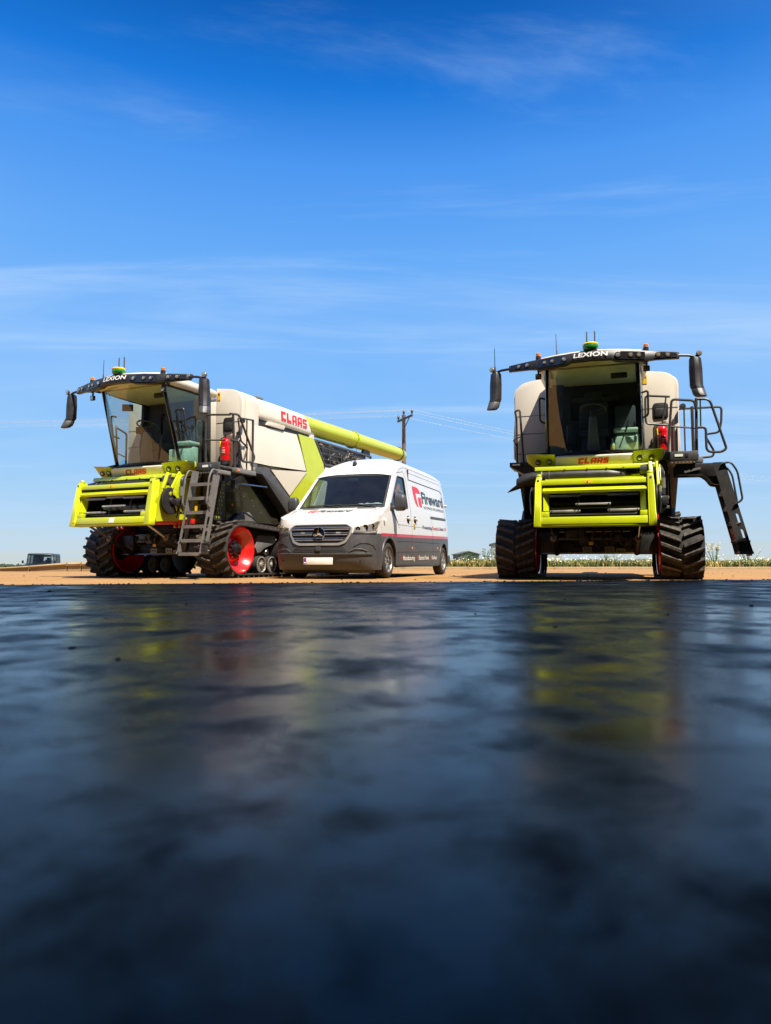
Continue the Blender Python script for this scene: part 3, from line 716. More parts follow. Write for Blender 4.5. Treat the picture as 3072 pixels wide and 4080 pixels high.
def make_track(parent, s):
    rb = 0.468; cf = (0.05, 0.515); cr = (1.72, 0.475); rr = 0.428
    # closed loop: front drum, top run, rear idler, bottom run
    loop = []
    d = math.hypot(cr[0] - cf[0], cr[1] - cf[1]); base = math.atan2(cr[1] - cf[1], cr[0] - cf[0]); off = math.acos((rb - rr) / d)
    a0 = base + off; a1 = base - off + 2 * math.pi
    for i in range(33):
        a = a0 + (a1 - a0) * i / 32; loop.append((cf[0] + rb * math.cos(a), cf[1] + rb * math.sin(a)))
    for i in range(33):
        a = (base - off) + 2 * off * i / 32; loop.append((cr[0] + rr * math.cos(a), cr[1] + rr * math.sin(a)))
    pts = []
    for i, p in enumerate(loop):       # even out the straight runs
        q = loop[(i + 1) % len(loop)]; pts.append(p); l = math.hypot(q[0] - p[0], q[1] - p[1])
        if l > 0.3:
            for k in range(1, 8): pts.append((lerp(p[0], q[0], k / 8), lerp(p[1], q[1], k / 8)))
    n = len(pts); x0, x1 = (1.0, 1.665) if s > 0 else (-1.665, -1.0)
    cyc = [Vector((0, p[0], p[1])) for p in pts]
    nor = []
    for i in range(n):
        t = (cyc[(i + 1) % n] - cyc[i - 1]).normalized(); nor.append(Vector((0, -t.z, t.y)))
    ctr = Vector((0, 0.9, 0.5))
    if nor[0].dot(cyc[0] - ctr) < 0: nor = [-v for v in nor]
    b = MB(); rs = []
    for i in range(n):
        o = cyc[i]; q = cyc[i] - nor[i] * 0.032
        rs.append([Vector((x0, o.y, o.z)) - nor[i] * 0.006, Vector((x0 + 0.012, o.y, o.z)), Vector((x1 - 0.012, o.y, o.z)), Vector((x1, o.y, o.z)) - nor[i] * 0.006, Vector((x1, q.y, q.z)), Vector((x0, q.y, q.z))])
    b.rings(rs, closed=True)
    tr = b.build('track', 'rubber', parent, ang=30)
    # lugs, a staggered chevron
    seg = [(cyc[(i + 1) % n] - cyc[i]).length for i in range(n)]; tot = sum(seg); cnt = 38; pitch = tot / cnt
    def at(d_):
        d_ %= tot; i = 0
        while d_ > seg[i]: d_ -= seg[i]; i += 1
        t = d_ / seg[i]; p = cyc[i].lerp(cyc[(i + 1) % n], t); nn = nor[i].lerp(nor[(i + 1) % n], t).normalized(); return p, nn
    mid = (x0 + x1) / 2
    for k in range(cnt):
        for side in (-1, 1):
            p, nn = at(k * pitch + (pitch / 2 if side > 0 else 0)); lat = Vector((side, 0, 0)); tang = nn.cross(lat)
            me = lug_mesh('t%d' % side, 0.30, 0.125 * (1 if side > 0 else -1), 0.068, 0.054, 'lug_rubber')
            place_lug(me, tr, Vector((mid + side * 0.022, p.y, p.z)), tang, lat)
    # drive wheel: deep red dish both ways, hub with ring of nuts
    o = Vector((s * 1.335, cf[0], cf[1])); ax = Vector((s, 0, 0))
    dw = MB(); dw.lathe(o, ax, [(-0.12, 0.12), (-0.13, 0.22), (-0.20, 0.27), (-0.32, 0.395), (-0.355, 0.405), (-0.36, 0.430), (-0.25, 0.434), (0.25, 0.434), (0.305, 0.432), (0.300, 0.408), (0.28, 0.398), (0.13, 0.30), (0.10, 0.24), (0.15, 0.185), (0.15, 0.12)], 44)
    w = dw.build('drive_wheel', 'red_paint', tr, ang=50)
    hb = MB(); hb.lathe(o, ax, [(0.14, 0.175), (0.165, 0.17), (0.17, 0.115), (0.25, 0.105), (0.265, 0.085), (0.27, 0.045), (0.285, 0.04), (0.286, 0.0)], 28); hb.build('hub', 'black_gloss', tr)
    hb = MB(); hb.lathe(o, -ax, [(0.11, 0.19), (0.15, 0.18), (0.22, 0.14), (0.24, 0.0)], 24); hb.build('hub', 'chassis', tr)
    for k in range(12):
        a = 2 * math.pi * k / 12; c = o + Vector((s * 0.16, 0.150 * math.cos(a), 0.150 * math.sin(a)))
        MB().cyl(c, c + ax * 0.045, 0.019, 8).build('wheel_nut', 'bright_steel', tr)
        c2 = o + Vector((-s * 0.135, 0.165 * math.cos(a), 0.165 * math.sin(a)))
        MB().cyl(c2, c2 - ax * 0.03, 0.014, 6).build('wheel_nut', 'cast', tr)
    # rear idler
    o2 = Vector((s * 1.335, cr[0], cr[1]))
    MB().lathe(o2, ax, [(-0.2, 0.1), (-0.25, 0.34), (-0.3, 0.36), (-0.31, 0.394), (0.31, 0.394), (0.3, 0.36), (0.25, 0.34), (0.16, 0.12), (0.22, 0.1), (0.22, 0.0)], 36).build('idler_wheel', 'black_plastic', tr, ang=45)
    # twin bogie rollers with cast spokes
    for yy in (0.80, 1.16):
        for xx in (1.545, 1.11):
            c = Vector((s * xx, yy, 0.238)); m = MB()
            m.lathe(c, ax, [(-0.06, 0.155), (0.05, 0.155), (0.055, 0.140), (0.045, 0.135), (-0.055, 0.135), (-0.06, 0.155)], 32, caps=False)
            m.lathe(c, ax, [(-0.05, 0.05), (0.05, 0.05), (0.065, 0.035), (0.07, 0.0)], 16)
            for k in range(14):
                a = 2 * math.pi * k / 14; u = Vector((0, math.cos(a), math.sin(a)))
                m.bar(c + u * 0.045 + ax * 0.02, c + u * 0.137 + ax * 0.02, 0.030, 0.011, up=Vector((0, -math.sin(a), math.cos(a))))
            m.lathe(c, ax, [(-0.035, 0.136), (-0.02, 0.136), (-0.02, 0.0)], 28)
            ro = m.build('roller', ['roller_grey' if s > 0 or xx > 1.2 else 'cast'], tr, ang=40)
            MB().lathe(c, ax, [(-0.056, 0.1565), (-0.056, 0.172), (0.044, 0.172), (0.046, 0.1565), (-0.056, 0.1565)], 32, caps=False).build('roller_tyre', 'rubber', ro)
    # bogie beam and cover
    MB().bb(s * 1.335 - 0.1, s * 1.335 + 0.1, 0.45, 1.5, 0.30, 0.42).build('bogie_beam', 'chassis', tr, bevel=0.015)
    po = rounded([(0.66, 0.56), (0.73, 0.80), (1.36, 0.81), (1.38, 0.67), (0.96, 0.55), (0.75, 0.43)], 0.035)
    MB().prism(po, 0, s * 1.47, s * 1.545).build('bogie_cover', 'mid_grey', tr, bevel=0.01)
    for yy, zz in ((0.755, 0.475), (1.345, 0.735)): MB().cyl((s * 1.54, yy, zz), (s * 1.56, yy, zz), 0.02, 10).build('cover_bolt', 'steel', tr)
    MB().lathe((s * 1.40, 1.10, 0.48), ax, [(0, 0.07), (0.10, 0.065), (0.12, 0.05), (0.125, 0)], 18).build('track_pivot', 'steel', tr)
    MB().bb(s * 1.335 - 0.15, s * 1.335 + 0.15, 0.35, 1.45, 0.80, 0.90).build('frame_beam', 'chassis', tr)
    return tr

def make_rear_wheel(parent, s):
    o = Vector((s * 1.48, 4.2, 0.70)); ax = Vector((s, 0, 0))
    t = MB(); t.lathe(o, ax, [(-0.2, 0.36), (-0.235, 0.45), (-0.24, 0.56), (-0.20, 0.645), (-0.1, 0.662), (0.1, 0.662), (0.20, 0.645), (0.24, 0.56), (0.235, 0.45), (0.2, 0.36)], 40, caps=False)
    ty = t.build('rear_tyre', 'rubber', parent)
    for k in range(22):
        for side in (-1, 1):
            a = 2 * math.pi * (k + (0.5 if side > 0 else 0)) / 22; nn = Vector((0, math.cos(a), math.sin(a))); lat = Vector((side, 0, 0)); tang = nn.cross(lat)
            me = lug_mesh('r%d' % side, 0.21, 0.12 * (1 if side > 0 else -1), 0.05, 0.045, 'lug_rubber')
            place_lug(me, ty, o + nn * 0.657 + Vector((side * 0.012, 0, 0)), tang, lat)
    MB().lathe(o, ax, [(-0.2, 0.36), (-0.19, 0.34), (-0.05, 0.30), (-0.02, 0.16), (0.0, 0.15), (0.03, 0.3), (0.17, 0.34), (0.2, 0.37), (0.2, 0.36)], 32, caps=False).build('rear_rim', 'red_paint', parent)
    MB().lathe(o, ax, [(-0.2, 0.17), (0.0, 0.17), (0.06, 0.1), (0.07, 0)], 18).build('rear_hub', 'chassis', parent)

def make_ladder(parent, org, a, b, var):
    """org: top near corner; a: unit vector along the treads; b: unit lean direction from top to bottom"""
    org = Vector(org); a = Vector(a); b = Vector(b); W = 0.46; HT = 1.44; LEAN = 0.35
    def P(w, t, o=0.0): return org + a * w + b * (LEAN * t + o) - Vector((0, 0, HT * t))
    root = None
    for k, w in enumerate((0.0, W)):
        plate = [(-0.095, 0), (0.095, 0), (0.095, 1), (-0.095, 1)]
        def fn(u, v, w=w): return P(w, v, u)
        sl = []
        for v0, v1 in ((0.565, 0.70), (0.735, 0.865)):
            sl.append([(0.028 * math.cos(q) + 0.02, (v0 + 0.02) - 0.02 * abs(math.sin(q))) for q in [math.pi - i * math.pi / 6 for i in range(7)]] and
                      [(0.048, v0 + .015), (0.035, v0), (-0.005, v0), (-0.018, v0 + .015), (-0.018, v1 - .015), (-0.005, v1), (0.035, v1), (0.048, v1 - .015)])
        st = sheet('stringer', [(-0.085, 0.0), (0.085, 0.0), (0.095, 0.86), (0.10, 1.0), (-0.10, 1.0), (-0.095, 0.86)], sl, fn, 'frame_grey' if var == 'L' else 'rail_grey', parent, thick=0.012)
        if k == 0: root = st
        for v0 in (0.865, 0.985):
            m = MB(); m.bar(P(w, v0, -0.1) + a * (0.012 if k else -0.012), P(w, v0, 0.1) + a * (0.012 if k else -0.012), 0.03, 0.03); m.build('stringer_cap', 'steel', st)
        if k == 1:
            MB().bar(P(w, 0.93, -0.075) + a * 0.003, P(w, 0.93, 0.08) + a * 0.003, 0.02, 0.13).build('stringer_foot', 'black_plastic', st)
    for k in range(6):
        t = (0.16, 0.33, 0.50, 0.665, 0.83, 0.985)[k]
        m = MB(); c0 = P(0.01, t); c1 = P(W - 0.01, t)
        m.bar(c0, c1, 0.15, 0.012)
        m.bar(c0 + b * 0.075 - Vector((0, 0, 0.022)), c1 + b * 0.075 - Vector((0, 0, 0.022)), 0.012, 0.055)
        m.bar(c0 - b * 0.075 - Vector((0, 0, 0.012)), c1 - b * 0.075 - Vector((0, 0, 0.012)), 0.008, 0.03)
        m.build('tread', 'cast' if var == 'L' else 'frame_grey', parent)
    if var == 'L':
        for k in (1, 2, 3, 4):
            t = (0.16, 0.33, 0.50, 0.665, 0.83)[k]; m = MB()
            q = P(0.1, t + 0.05, -0.10); m.bar(q, q + a * 0.12, 0.05, 0.07); q = P(0.27, t + 0.05, -0.11); m.bar(q, q + a * 0.1, 0.04, 0.10); m.build('riser_bracket', 'chassis', parent)
    # grab rails
    for w in (0.0, W):
        o_ = 0.02 if w else -0.02
        p = fillet([P(w, 0.02, 0.03) + a * o_, P(w, 0.0, 0.16) + a * o_, P(w, 0.10, 0.22) + a * o_, P(w, 0.42, 0.17) + a * o_, P(w, 0.46, 0.05) + a * o_], 0.09, 5)
        MB().tube(p, 0.016, 8).build('grab_rail', 'frame_grey' if var == 'L' else 'rail_grey', parent)
    sp = P(0.19, 0.47, 0.085)
    MB().bar(sp, sp + a * 0.05, 0.004, 0.09).build('warning_label', 'yellow_label', parent)

def make_combine(label, loc, az, var):
    T = thing('combine_harvester', label, 'combine harvester', (loc[0], loc[1], 0), -R_(az), 'combine harvesters')
    def B(name, m, mats, parent=T, **kw): return m.build(name, mats, parent, **kw)
    for s in (-1, 1): make_track(T, s); make_rear_wheel(T, s)
    fdz = 0.04 if var == 'L' else -0.04
    # ---------------- chassis and axles
    m = MB(); m.bb(-1.0, 1.0, -0.08, 0.22, 0.46, 0.62); m.bb(-0.98, -0.66, -0.2, 0.35, 0.42, 0.80); m.bb(0.66, 0.98, -0.2, 0.35, 0.42, 0.80)
    m.bb(-0.28, 0.30, -0.12, 0.3, 0.55, 0.86); m.cyl((-1.02, 0.05, 0.515), (1.02, 0.05, 0.515), 0.09, 16); B('front_axle', m, 'chassis', bevel=0.015)
    m = MB(); m.bb(-0.95, 0.95, 0.25, 4.6, 0.80, 1.10); m.bb(-0.75, 0.75, 0.9, 3.6, 0.6, 0.8); B('chassis_frame', m, 'chassis', bevel=0.02)
    m = MB(); m.bb(-1.25, 1.25, 4.1, 4.3, 0.58, 0.78); m.bb(-0.25, 0.25, 4.0, 4.4, 0.78, 1.1); B('rear_axle', m, 'chassis', bevel=0.02)
    m = MB(); m.bb(-0.62, 0.62, -0.16, -0.1, 0.66, 0.70); B('axle_rail', m, 'frame_grey', bevel=0.006)
    MB().cyl((-0.9, -0.22, 0.435), (0.62, -0.22, 0.44), 0.012, 8).build('steering_rod', 'steel', T)
    MB().cyl((-0.6, -0.2, 0.80), (0.55, -0.2, 0.80), 0.008, 8).build('brake_pipe', 'steel', T)
    for xa, za in ((0.14, 0.50), (0.32, 0.47), (-0.22, 0.5)):
        sheet('axle_plate', [(xa, za - 0.045), (xa + 0.15, za - 0.045), (xa + 0.15, za + 0.045), (xa, za + 0.045)], [[(xa + .045 + .016 * math.cos(q), za + .016 * math.sin(q)) for q in [-i * 1.0472 for i in range(6)]], [(xa + .105 + .016 * math.cos(q), za + .016 * math.sin(q)) for q in [-i * 1.0472 for i in range(6)]]], lambda u, v: (u, -0.215, v), 'cast', T, thick=0.01)
    for xa, xb, za, zb in ((-0.5, -0.18, 0.70, 0.82), (-0.28, -0.1, 0.62, 0.72), (0.28, 0.44, 0.62, 0.74), (0.45, 0.62, 0.55, 0.66)):
        m = MB(); m.prism([(xa, za), (xb, za + 0.03), (xb - 0.02, zb), (xa + 0.03, zb)], 1, -0.26, -0.18); B('under_bracket', m, 'rail_grey', bevel=0.006)
    random.seed(4)
    for k in range(9):
        x = -0.6 + 0.15 * k; m = MB()
        p = fillet([(x, -0.2, 0.84), (x + random.uniform(-0.1, 0.1), -0.3, 0.72), (x + random.uniform(-0.15, 0.15), -0.25, 0.6), (x + random.uniform(-0.2, 0.2), -0.1, 0.52)], 0.08); m.tube(p, random.choice((0.010, 0.014, 0.018)), 7); B('hydraulic_hose', m, random.choice(('chassis', 'black_plastic', 'rail_grey')))
    MB().box((-0.08, -0.27, 0.60), (0.07, 0.006, 0.05), Matrix.Rotation(0.4, 4, 'Y') @ Matrix.Identity(4) if False else None).build('warning_label', 'yellow_label', T)
    MB().bb(-0.98, 0.98, -0.50, -0.42, 0.97, 1.06).build('red_beam', 'red_paint', T, bevel=0.008)
    for xx in (-0.72, -0.62, 0.62, 0.72):
        MB().bb(xx - 0.03, xx + 0.03, -0.54, -0.505, 0.90, 0.98).build('beam_clamp', 'red_paint', T, bevel=0.006)
        MB().cyl((xx, -0.545, 0.94), (xx, -0.56, 0.94), 0.014, 8).build('clamp_bolt', 'bright_steel', T)
    # ---------------- black lower body
    m = MB(); m.bb(-1.16, 1.16, 0.16, 5.6, 1.06, 2.02); m.bb(-0.95, 0.95, -0.05, 0.16, 1.0, 1.95); B('lower_body', m, 'chassis', bevel=0.02)
    sk = [(0.17, 1.07), (0.17, 1.78), (0.60, 1.95), (1.02, 1.95), (2.06, 1.26), (2.4, 1.08)]
    for s in (-1, 1):
        sheet('skirt_panel', sk, [], lambda u, v, s=s: (s * 1.205, u, v), 'black_gloss', T, thick=0.012)
        for yy, zz in ((0.42, 1.72), (0.62, 1.70), (0.72, 1.56), (0.98, 1.50), (1.05, 1.40), (1.3, 1.28)): MB().cyl((s * 1.217, yy, zz), (s * 1.226, yy, zz), 0.011, 8).build('panel_bolt', 'steel', T)
        for zz in (1.45, 1.62): MB().bb(s * 1.212 - 0.004, s * 1.212 + 0.004, 0.18, 0.75, zz, zz + 0.006).build('panel_crease', 'dark_grey', T)
        fb_ = rounded([(0.28, 1.05), (0.55, 1.235), (0.80, 1.255), (1.06, 1.06)], 0.04)
        m = MB(); m.prism(fb_, 0, s * 1.23, s * 1.30); B('track_guard', m, 'mid_grey', bevel=0.012)
        m = MB(); m.prism([(0.48, 1.08), (0.66, 1.19), (0.78, 1.20), (0.98, 1.08)], 0, s * 1.30, s * 1.306); B('guard_inset', m, 'frame_grey')
        # perforated screen over green cheek plate
        holes = []
        for r in range(9):
            for c in range(3):
                cy = -0.10 + 0.075 * c + (0.035 if r % 2 else 0) + 0.018 * (r - 4); cz = 1.12 + r * 0.075
                if not (-0.12 + 0.018 * (r - 4) < cy < 0.135): continue
                holes.append([(cy + 0.018 * math.cos(q), cz + 0.029 * math.sin(q)) for q in [-i * 1.0472 for i in range(6)]])
        sheet('perforated_screen', [(-0.17, 1.05), (0.16, 1.05), (0.16, 1.80), (0.06, 1.80)], holes, lambda u, v, s=s: (s * 1.20, u, v), 'black_plastic', T, thick=0.006)
        sheet('cheek_plate', [(-0.165, 1.055), (0.155, 1.055), (0.155, 1.795), (0.06, 1.795)], [], lambda u, v, s=s: (s * 1.196, u, v), 'seed_green', T) if True else MB().bb(0, 1, 0, 1, 0, 1).build('cheek_plate', 'seed_green', T)
        MB().cyl((s * 1.21, 0.36, 1.37), (s * 1.222, 0.36, 1.37), 0.025, 12).build('side_reflector', 'amber', T)
        # dark fender band
        fbd = [(0.74, 2.01), (0.82, 2.14), (1.24, 2.17), (2.32, 1.46), (2.26, 1.22), (2.06, 1.24), (1.02, 2.01)]
        m = MB(); m.prism(rounded(fbd, 0.02, 3), 0, s * 1.22, s * 1.44); B('fender_band', m, 'dark_grey', bevel=0.015)
    # ---------------- grain tank and cream bodywork
    for s in (-1, 1):
        fp = rounded([(0.80, 2.00), (1.385, 2.00), (1.40, 3.57), (0.80, 3.64)], [0.02, 0.03, 0.30, 0.02], 8)
        m = MB(); m.prism([(s * x, z) for x, z in fp], 1, 0.36, 0.46); tf = B('tank_front', m, 'cream', bevel=0.02)
        MB().bb(s * 0.82 if s > 0 else -1.392, 1.392 if s > 0 else -0.82, 0.356, 0.3595, 2.955, 2.962).build('panel_seam', 'seam', tf)
        if s < 0:
            for zz in (2.62, 2.25): MB().bb(-1.38, -0.84, 0.354, 0.36, zz, zz + 0.012).build('panel_crease', 'mid_grey', tf)
        sp = rounded([(1.10, 2.03), (1.40, 2.03), (1.425, 3.52), (1.10, 3.60)], [0.02, 0.03, 0.24, 0.02], 8)
        m = MB(); m.prism([(s * x, z) for x, z in sp], 1, 0.465, 0.90); B('tank_shoulder', m, 'cream', bevel=0.03)
    m = MB(); m.prism([(-1.30, 2.02), (1.30, 2.02), (1.32, 3.30), (1.10, 3.55), (-1.10, 3.55), (-1.32, 3.30)], 1, 0.91, 3.3); B('grain_tank', m, 'cream', bevel=0.03)
    m = MB(); m.prism([(-1.0, 3.555), (1.0, 3.555), (0.85, 3.61), (-0.85, 3.61)], 1, 0.92, 2.9); B('tank_lid', m, 'mid_grey', bevel=0.02)
    if var == 'L' or True:
        MB().bb(1.18, 1.32, 0.98, 1.2, 3.525, 3.585).build('tank_latch', 'cast', T, bevel=0.01)
    for s in (-1, 1):
        up_ = [(0.62, 2.21), (0.62, 2.95), (2.36, 3.03), (2.72, 2.285), (1.28, 2.215)]
        sheet('side_panel', rounded(up_, [0.02, 0.05, 0.02, 0.02, 0.02], 3), [], lambda u, v, s=s: (s * (1.44 - 0.05 * max(0, (v - 2.55)) ** 1.2 * 1.5), u, v), 'cream', T, cuts_v=(2.4, 2.6, 2.7, 2.8, 2.9), thick=0.02)
        lo_ = [(1.30, 2.14), (2.71, 2.26), (2.06, 1.68)]
        sheet('lower_side_panel', lo_, [], lambda u, v, s=s: (s * (1.445 - 0.06 * (2.2 - v)), u, v), 'cream', T, thick=0.02)
        bo = [(2.38, 3.045), (3.04, 3.045), (3.50, 2.53), (3.56, 2.25), (2.8, 1.15), (2.26, 1.15), (2.09, 1.67), (2.745, 2.27)]
        sheet('green_side_panel', rounded(bo, 0.02, 3), [], lambda u, v, s=s: (s * (1.445 - 0.05 * max(0, 2.2 - v)), u, v), 'seed_green', T, cuts_v=(2.2, 1.7), thick=0.02)
        m = MB(); m.prism([(0.92, 2.22), (2.9, 2.25), (2.8, 2.95), (0.92, 2.92)], 0, s * 1.30, s * 1.405); B('panel_core', m, 'chassis')
        # engine bay grille, machinery behind it
        gp = [(3.14, 3.03), (3.56, 2.53), (6.0, 2.62), (6.1, 3.06)]
        def G(y, z, s=s): return Vector((s * 1.43, y, z))
        fr = MB()
        for i in range(4): fr.bar(G(*gp[i]), G(*gp[(i + 1) % 4]), 0.05, 0.045, up=(s, 0, 0))
        gf = B('grille_frame', fr, 'dark_grey', bevel=0.008)
        for t in (0.25, 0.5, 0.75):
            MB().tube([G(lerp(3.14, 3.56, t), lerp(3.03, 2.53, t)), G(lerp(6.1, 6.0, t), lerp(3.06, 2.62, t))], 0.011, 6).build('grille_bar', 'rail_grey', gf)
        for yy in (3.75, 4.35, 4.45, 5.05, 5.6):
            MB().tube([G(yy, 3.03), G(yy + 0.1, 2.55 + 0.03 * (yy - 3.6))], 0.014, 6).build('grille_post', 'rail_grey', gf)
        random.seed(6)
        eb = MB()
        for k in range(26):
            y = random.uniform(3.4, 5.8); z = random.uniform(2.58, 3.0); q = Vector((s * random.uniform(1.27, 1.38), y, z)); d = Vector((random.uniform(-0.02, 0.02), random.uniform(-0.14, 0.14), random.uniform(-0.14, 0.14)))
            eb.tube([q - d, q + d * 0.2 + Vector((0, 0, 0.02)), q + d], random.uniform(0.008, 0.03), 6)
        tag(B('engine_pipes', eb, 'cast'), kind='stuff')
        m = MB(); m.prism([(2.85, 1.15), (5.6, 1.2), (6.4, 1.55), (6.3, 2.57), (3.60, 2.50), (3.60, 2.25)], 0, s * 1.22, s * 1.43); B('rear_side_panel', m, 'cream', bevel=0.03)
    m = MB(); m.bb(-1.24, 1.24, 3.32, 6.2, 2.02, 3.12); B('engine_bay', m, 'chassis', bevel=0.02)
    m = MB(); m.prism([(5.6, 1.2), (6.9, 1.0), (7.0, 1.3), (6.5, 2.4), (6.1, 3.0), (5.6, 3.0)], 0, -1.28, 1.28); B('straw_hood', m, 'dark_grey', bevel=0.03)
    # ---------------- unloading auger with cream cover
    def cov(y, top):   # cross-section of the cover: flat outer face, rounded shoulder
        return [(1.10, y, 3.12), (1.36, y, 3.09), (1.44, y, 3.13), (1.455, y, 3.22), (1.425, y, 3.44), (1.36, y, top - 0.02), (1.10, y, top + 0.02)]
    m = MB(); m.rings([cov(0.88, 3.53), cov(1.3, 3.545), cov(2.2, 3.555), [(x, y + 0.62 * (3.58 - z), z) for x, y, z in cov(2.68, 3.555)]]); B('auger_cover', m, 'cream', bevel=0.025)
    MB().bb(1.20, 1.40, 0.92, 2.9, 2.96, 3.115).build('auger_recess', 'chassis', T)
    m = MB(); m.prism(rounded([(1.15, 3.02), (1.2, 3.10), (1.85, 3.11), (1.78, 3.03)], 0.02), 0, 1.40, 1.445); B('recess_cover', m, 'cream', bevel=0.008)
    tb = MB(); tb.tube([(1.19, 2.5, 3.37), (1.20, 5.3, 3.425), (1.22, 8.45, 3.475)], [0.205, 0.205, 0.19], 28); au = B('unloading_auger', tb, 'seed_green', ang=50)
    MB().lathe((1.20, 5.43, 3.427), (0, 1, 0.01), [(-0.018, 0.2), (-0.018, 0.235), (0.018, 0.235), (0.018, 0.2)], 28).build('auger_flange', 'seed_green', au)
    for k in range(14):
        a = 2 * math.pi * k / 14; c = Vector((1.20 + 0.222 * math.cos(a), 5.4, 3.427 + 0.222 * math.sin(a))); MB().cyl(c, c + Vector((0, 0.06, 0)), 0.010, 6).build('flange_bolt', 'cast', au)
    MB().lathe((1.22, 8.42, 3.475), (0, 1, 0), [(0, 0.195), (0.05, 0.20), (0.06, 0.195), (0.34, 0.16), (0.38, 0.10), (0.385, 0.0)], 24).build('auger_spout', 'seed_green', au)
    MB().lathe((1.22, 8.40, 3.475), (0, 1, 0), [(0, 0.198), (0, 0.212), (0.02, 0.212), (0.02, 0.198)], 24).build('auger_ring', 'dark_grey', au)
    m = MB(); m.prism([(5.9, 3.13), (6.4, 3.08), (6.35, 3.25), (6.0, 3.24)], 0, 1.22, 1.28); B('auger_rest', m, 'black_plastic')
    block_logo('lettering', 'CLAAS', lambda x, y: (1.4615 - 0.03 * y / 0.22, 1.66 + x, 3.215 + y), 1.06, 0.20, 'logo_red', T, shear=0.1)
    # ---------------- front tank panel fittings (right side as seen)
    m = MB(); m.prism(rounded([(0.985, 2.77), (1.235, 2.77), (1.235, 3.02), (1.2, 3.05), (1.02, 3.05), (0.985, 3.02)], 0.05), 1, 0.345, 0.372); h = B('grab_recess', m, 'black_plastic', bevel=0.01)
    m = MB(); m.prism(rounded([(1.02, 2.80), (1.20, 2.80), (1.20, 2.95), (1.02, 2.95)], 0.03), 1, 0.33, 0.35); B('recess_pocket', m, 'rail_grey', parent=h, bevel=0.008)
    MB().bb(1.08, 1.15, 0.326, 0.331, 2.835, 2.855).build('recess_slot', 'seam', h)
    m = MB(); m.prism(rounded([(1.0, 2.04), (1.0, 2.70), (1.24, 2.70), (1.24, 2.04)], [0.02, 0.06, 0.06, 0.02]), 1, 0.34, 0.358); B('extinguisher_niche', m, 'niche', bevel=0.004)
    m = MB(); m.prism([(0.87, 2.20), (0.90, 2.30), (0.95, 2.37), (0.97, 2.37), (0.96, 2.31), (0.91, 2.22)], 1, 0.335, 0.358); B('latch', m, 'mid_grey', bevel=0.006)
    MB().cyl((0.965, 0.36, 2.42), (0.965, 0.34, 2.42), 0.016, 12).build('latch_button', 'mid_grey', T)
    MB().bb(0.83, 0.90, 0.354, 0.359, 3.40, 3.56).build('warning_label', 'yellow_label', T)
    MB().bb(0.845, 0.885, 0.351, 0.3538, 3.50, 3.535).build('warning_sign', 'seam', T)
    # ---------------- cab
    WB_, WT_ = 0.715, 0.675
    def ws(u, v):
        c = 2 * u - 1; X = c * lerp(WB_, WT_, v); Y = lerp(-0.59, -1.03, v) - 0.21 * (1 - c * c) - 0.03 * math.sin(math.pi * v); return (X, Y, lerp(2.09, 3.42, v))
    m = MB(); m.grid(ws, 24, 16); B('windscreen', m, 'cab_glass')
    m = MB(); m.bb(-0.82, 0.82, -0.62, 0.24, 2.00, 2.085); B('cab_floor', m, 'interior', bevel=0.01)
    fm = MB(); fm.tube([Vector(ws(i / 16, 0)) - Vector((0, -0.005, 0.012)) for i in range(17)], 0.022, 6); B('windscreen_sill', fm, 'black_plastic')
    for s in (-1, 1):
        pa = [Vector((s * lerp(WB_, WT_, t) + s * 0.022, lerp(-0.575, -1.015, t), lerp(2.07, 3.42, t))) for t in [i / 8 for i in range(9)]]
        m = MB(); m.tube(pa, 0.034, 8); B('a_pillar', m, 'black_gloss')
        m = MB(); m.bar((s * 0.80, 0.14, 2.05), (s * 0.775, 0.14, 3.44), 0.07, 0.10, up=(0, 1, 0)); B('b_pillar', m, 'black_plastic', bevel=0.012)
        def sg(u, v, s=s):
            return (s * (lerp(lerp(0.75, 0.805, u), lerp(0.71, 0.775, u), v) + 0.035 * math.sin(math.pi * u)), lerp(lerp(-0.55, 0.10, u), lerp(-0.98, 0.10, u), v), lerp(2.10, 3.41, v))
        m = MB(); m.grid(sg, 8, 8); B('door_glass', m, 'cab_side_glass')
        dg_ = MB(); dg_.tube([Vector(sg(u, 0)) for u in (0, .25, .5, .75, 1)], 0.018, 6); dg_.tube([Vector(sg(u, 1)) for u in (0, .25, .5, .75, 1)], 0.018, 6); B('door_frame', dg_, 'black_plastic')
        # outside grab handle
        hx = s * 0.86
        p = fillet([(s * 0.77, -0.60, 3.03), (hx, -0.66, 3.05), (hx, -0.58, 2.66), (s * 0.78, -0.50, 2.64)], 0.05); MB().tube(p, 0.017, 8).build('grab_handle', 'black_plastic', T)
        MB().tube(fillet([(s * 0.74, -0.60, 2.10), (s * 0.80, -0.64, 2.05), (s * 0.96, -0.62, 2.07), (s * 1.02, -0.60, 2.06)], 0.03), [0.022] * 2 + [0.03] * 8 + [0.03, 0.02], 8).build('wiper_motor_cover', 'black_plastic', T) if False else None
        m = MB(); m.rings([[(s * 0.76, -0.60 + a * 0.03, 2.09 + b * 0.03) for a, b in ((-1, -1), (1, -1), (1, 1), (-1, 1))], [(s * 0.90, -0.60 + a * 0.035, 2.075 + b * 0.025) for a, b in ((-1, -1), (1, -1), (1, 1), (-1, 1))], [(s * 1.0, -0.60 + a * 0.02, 2.08 + b * 0.012) for a, b in ((-1, -1), (1, -1), (1, 1), (-1, 1))]]); B('step_bracket', m, 'black_plastic', bevel=0.008)
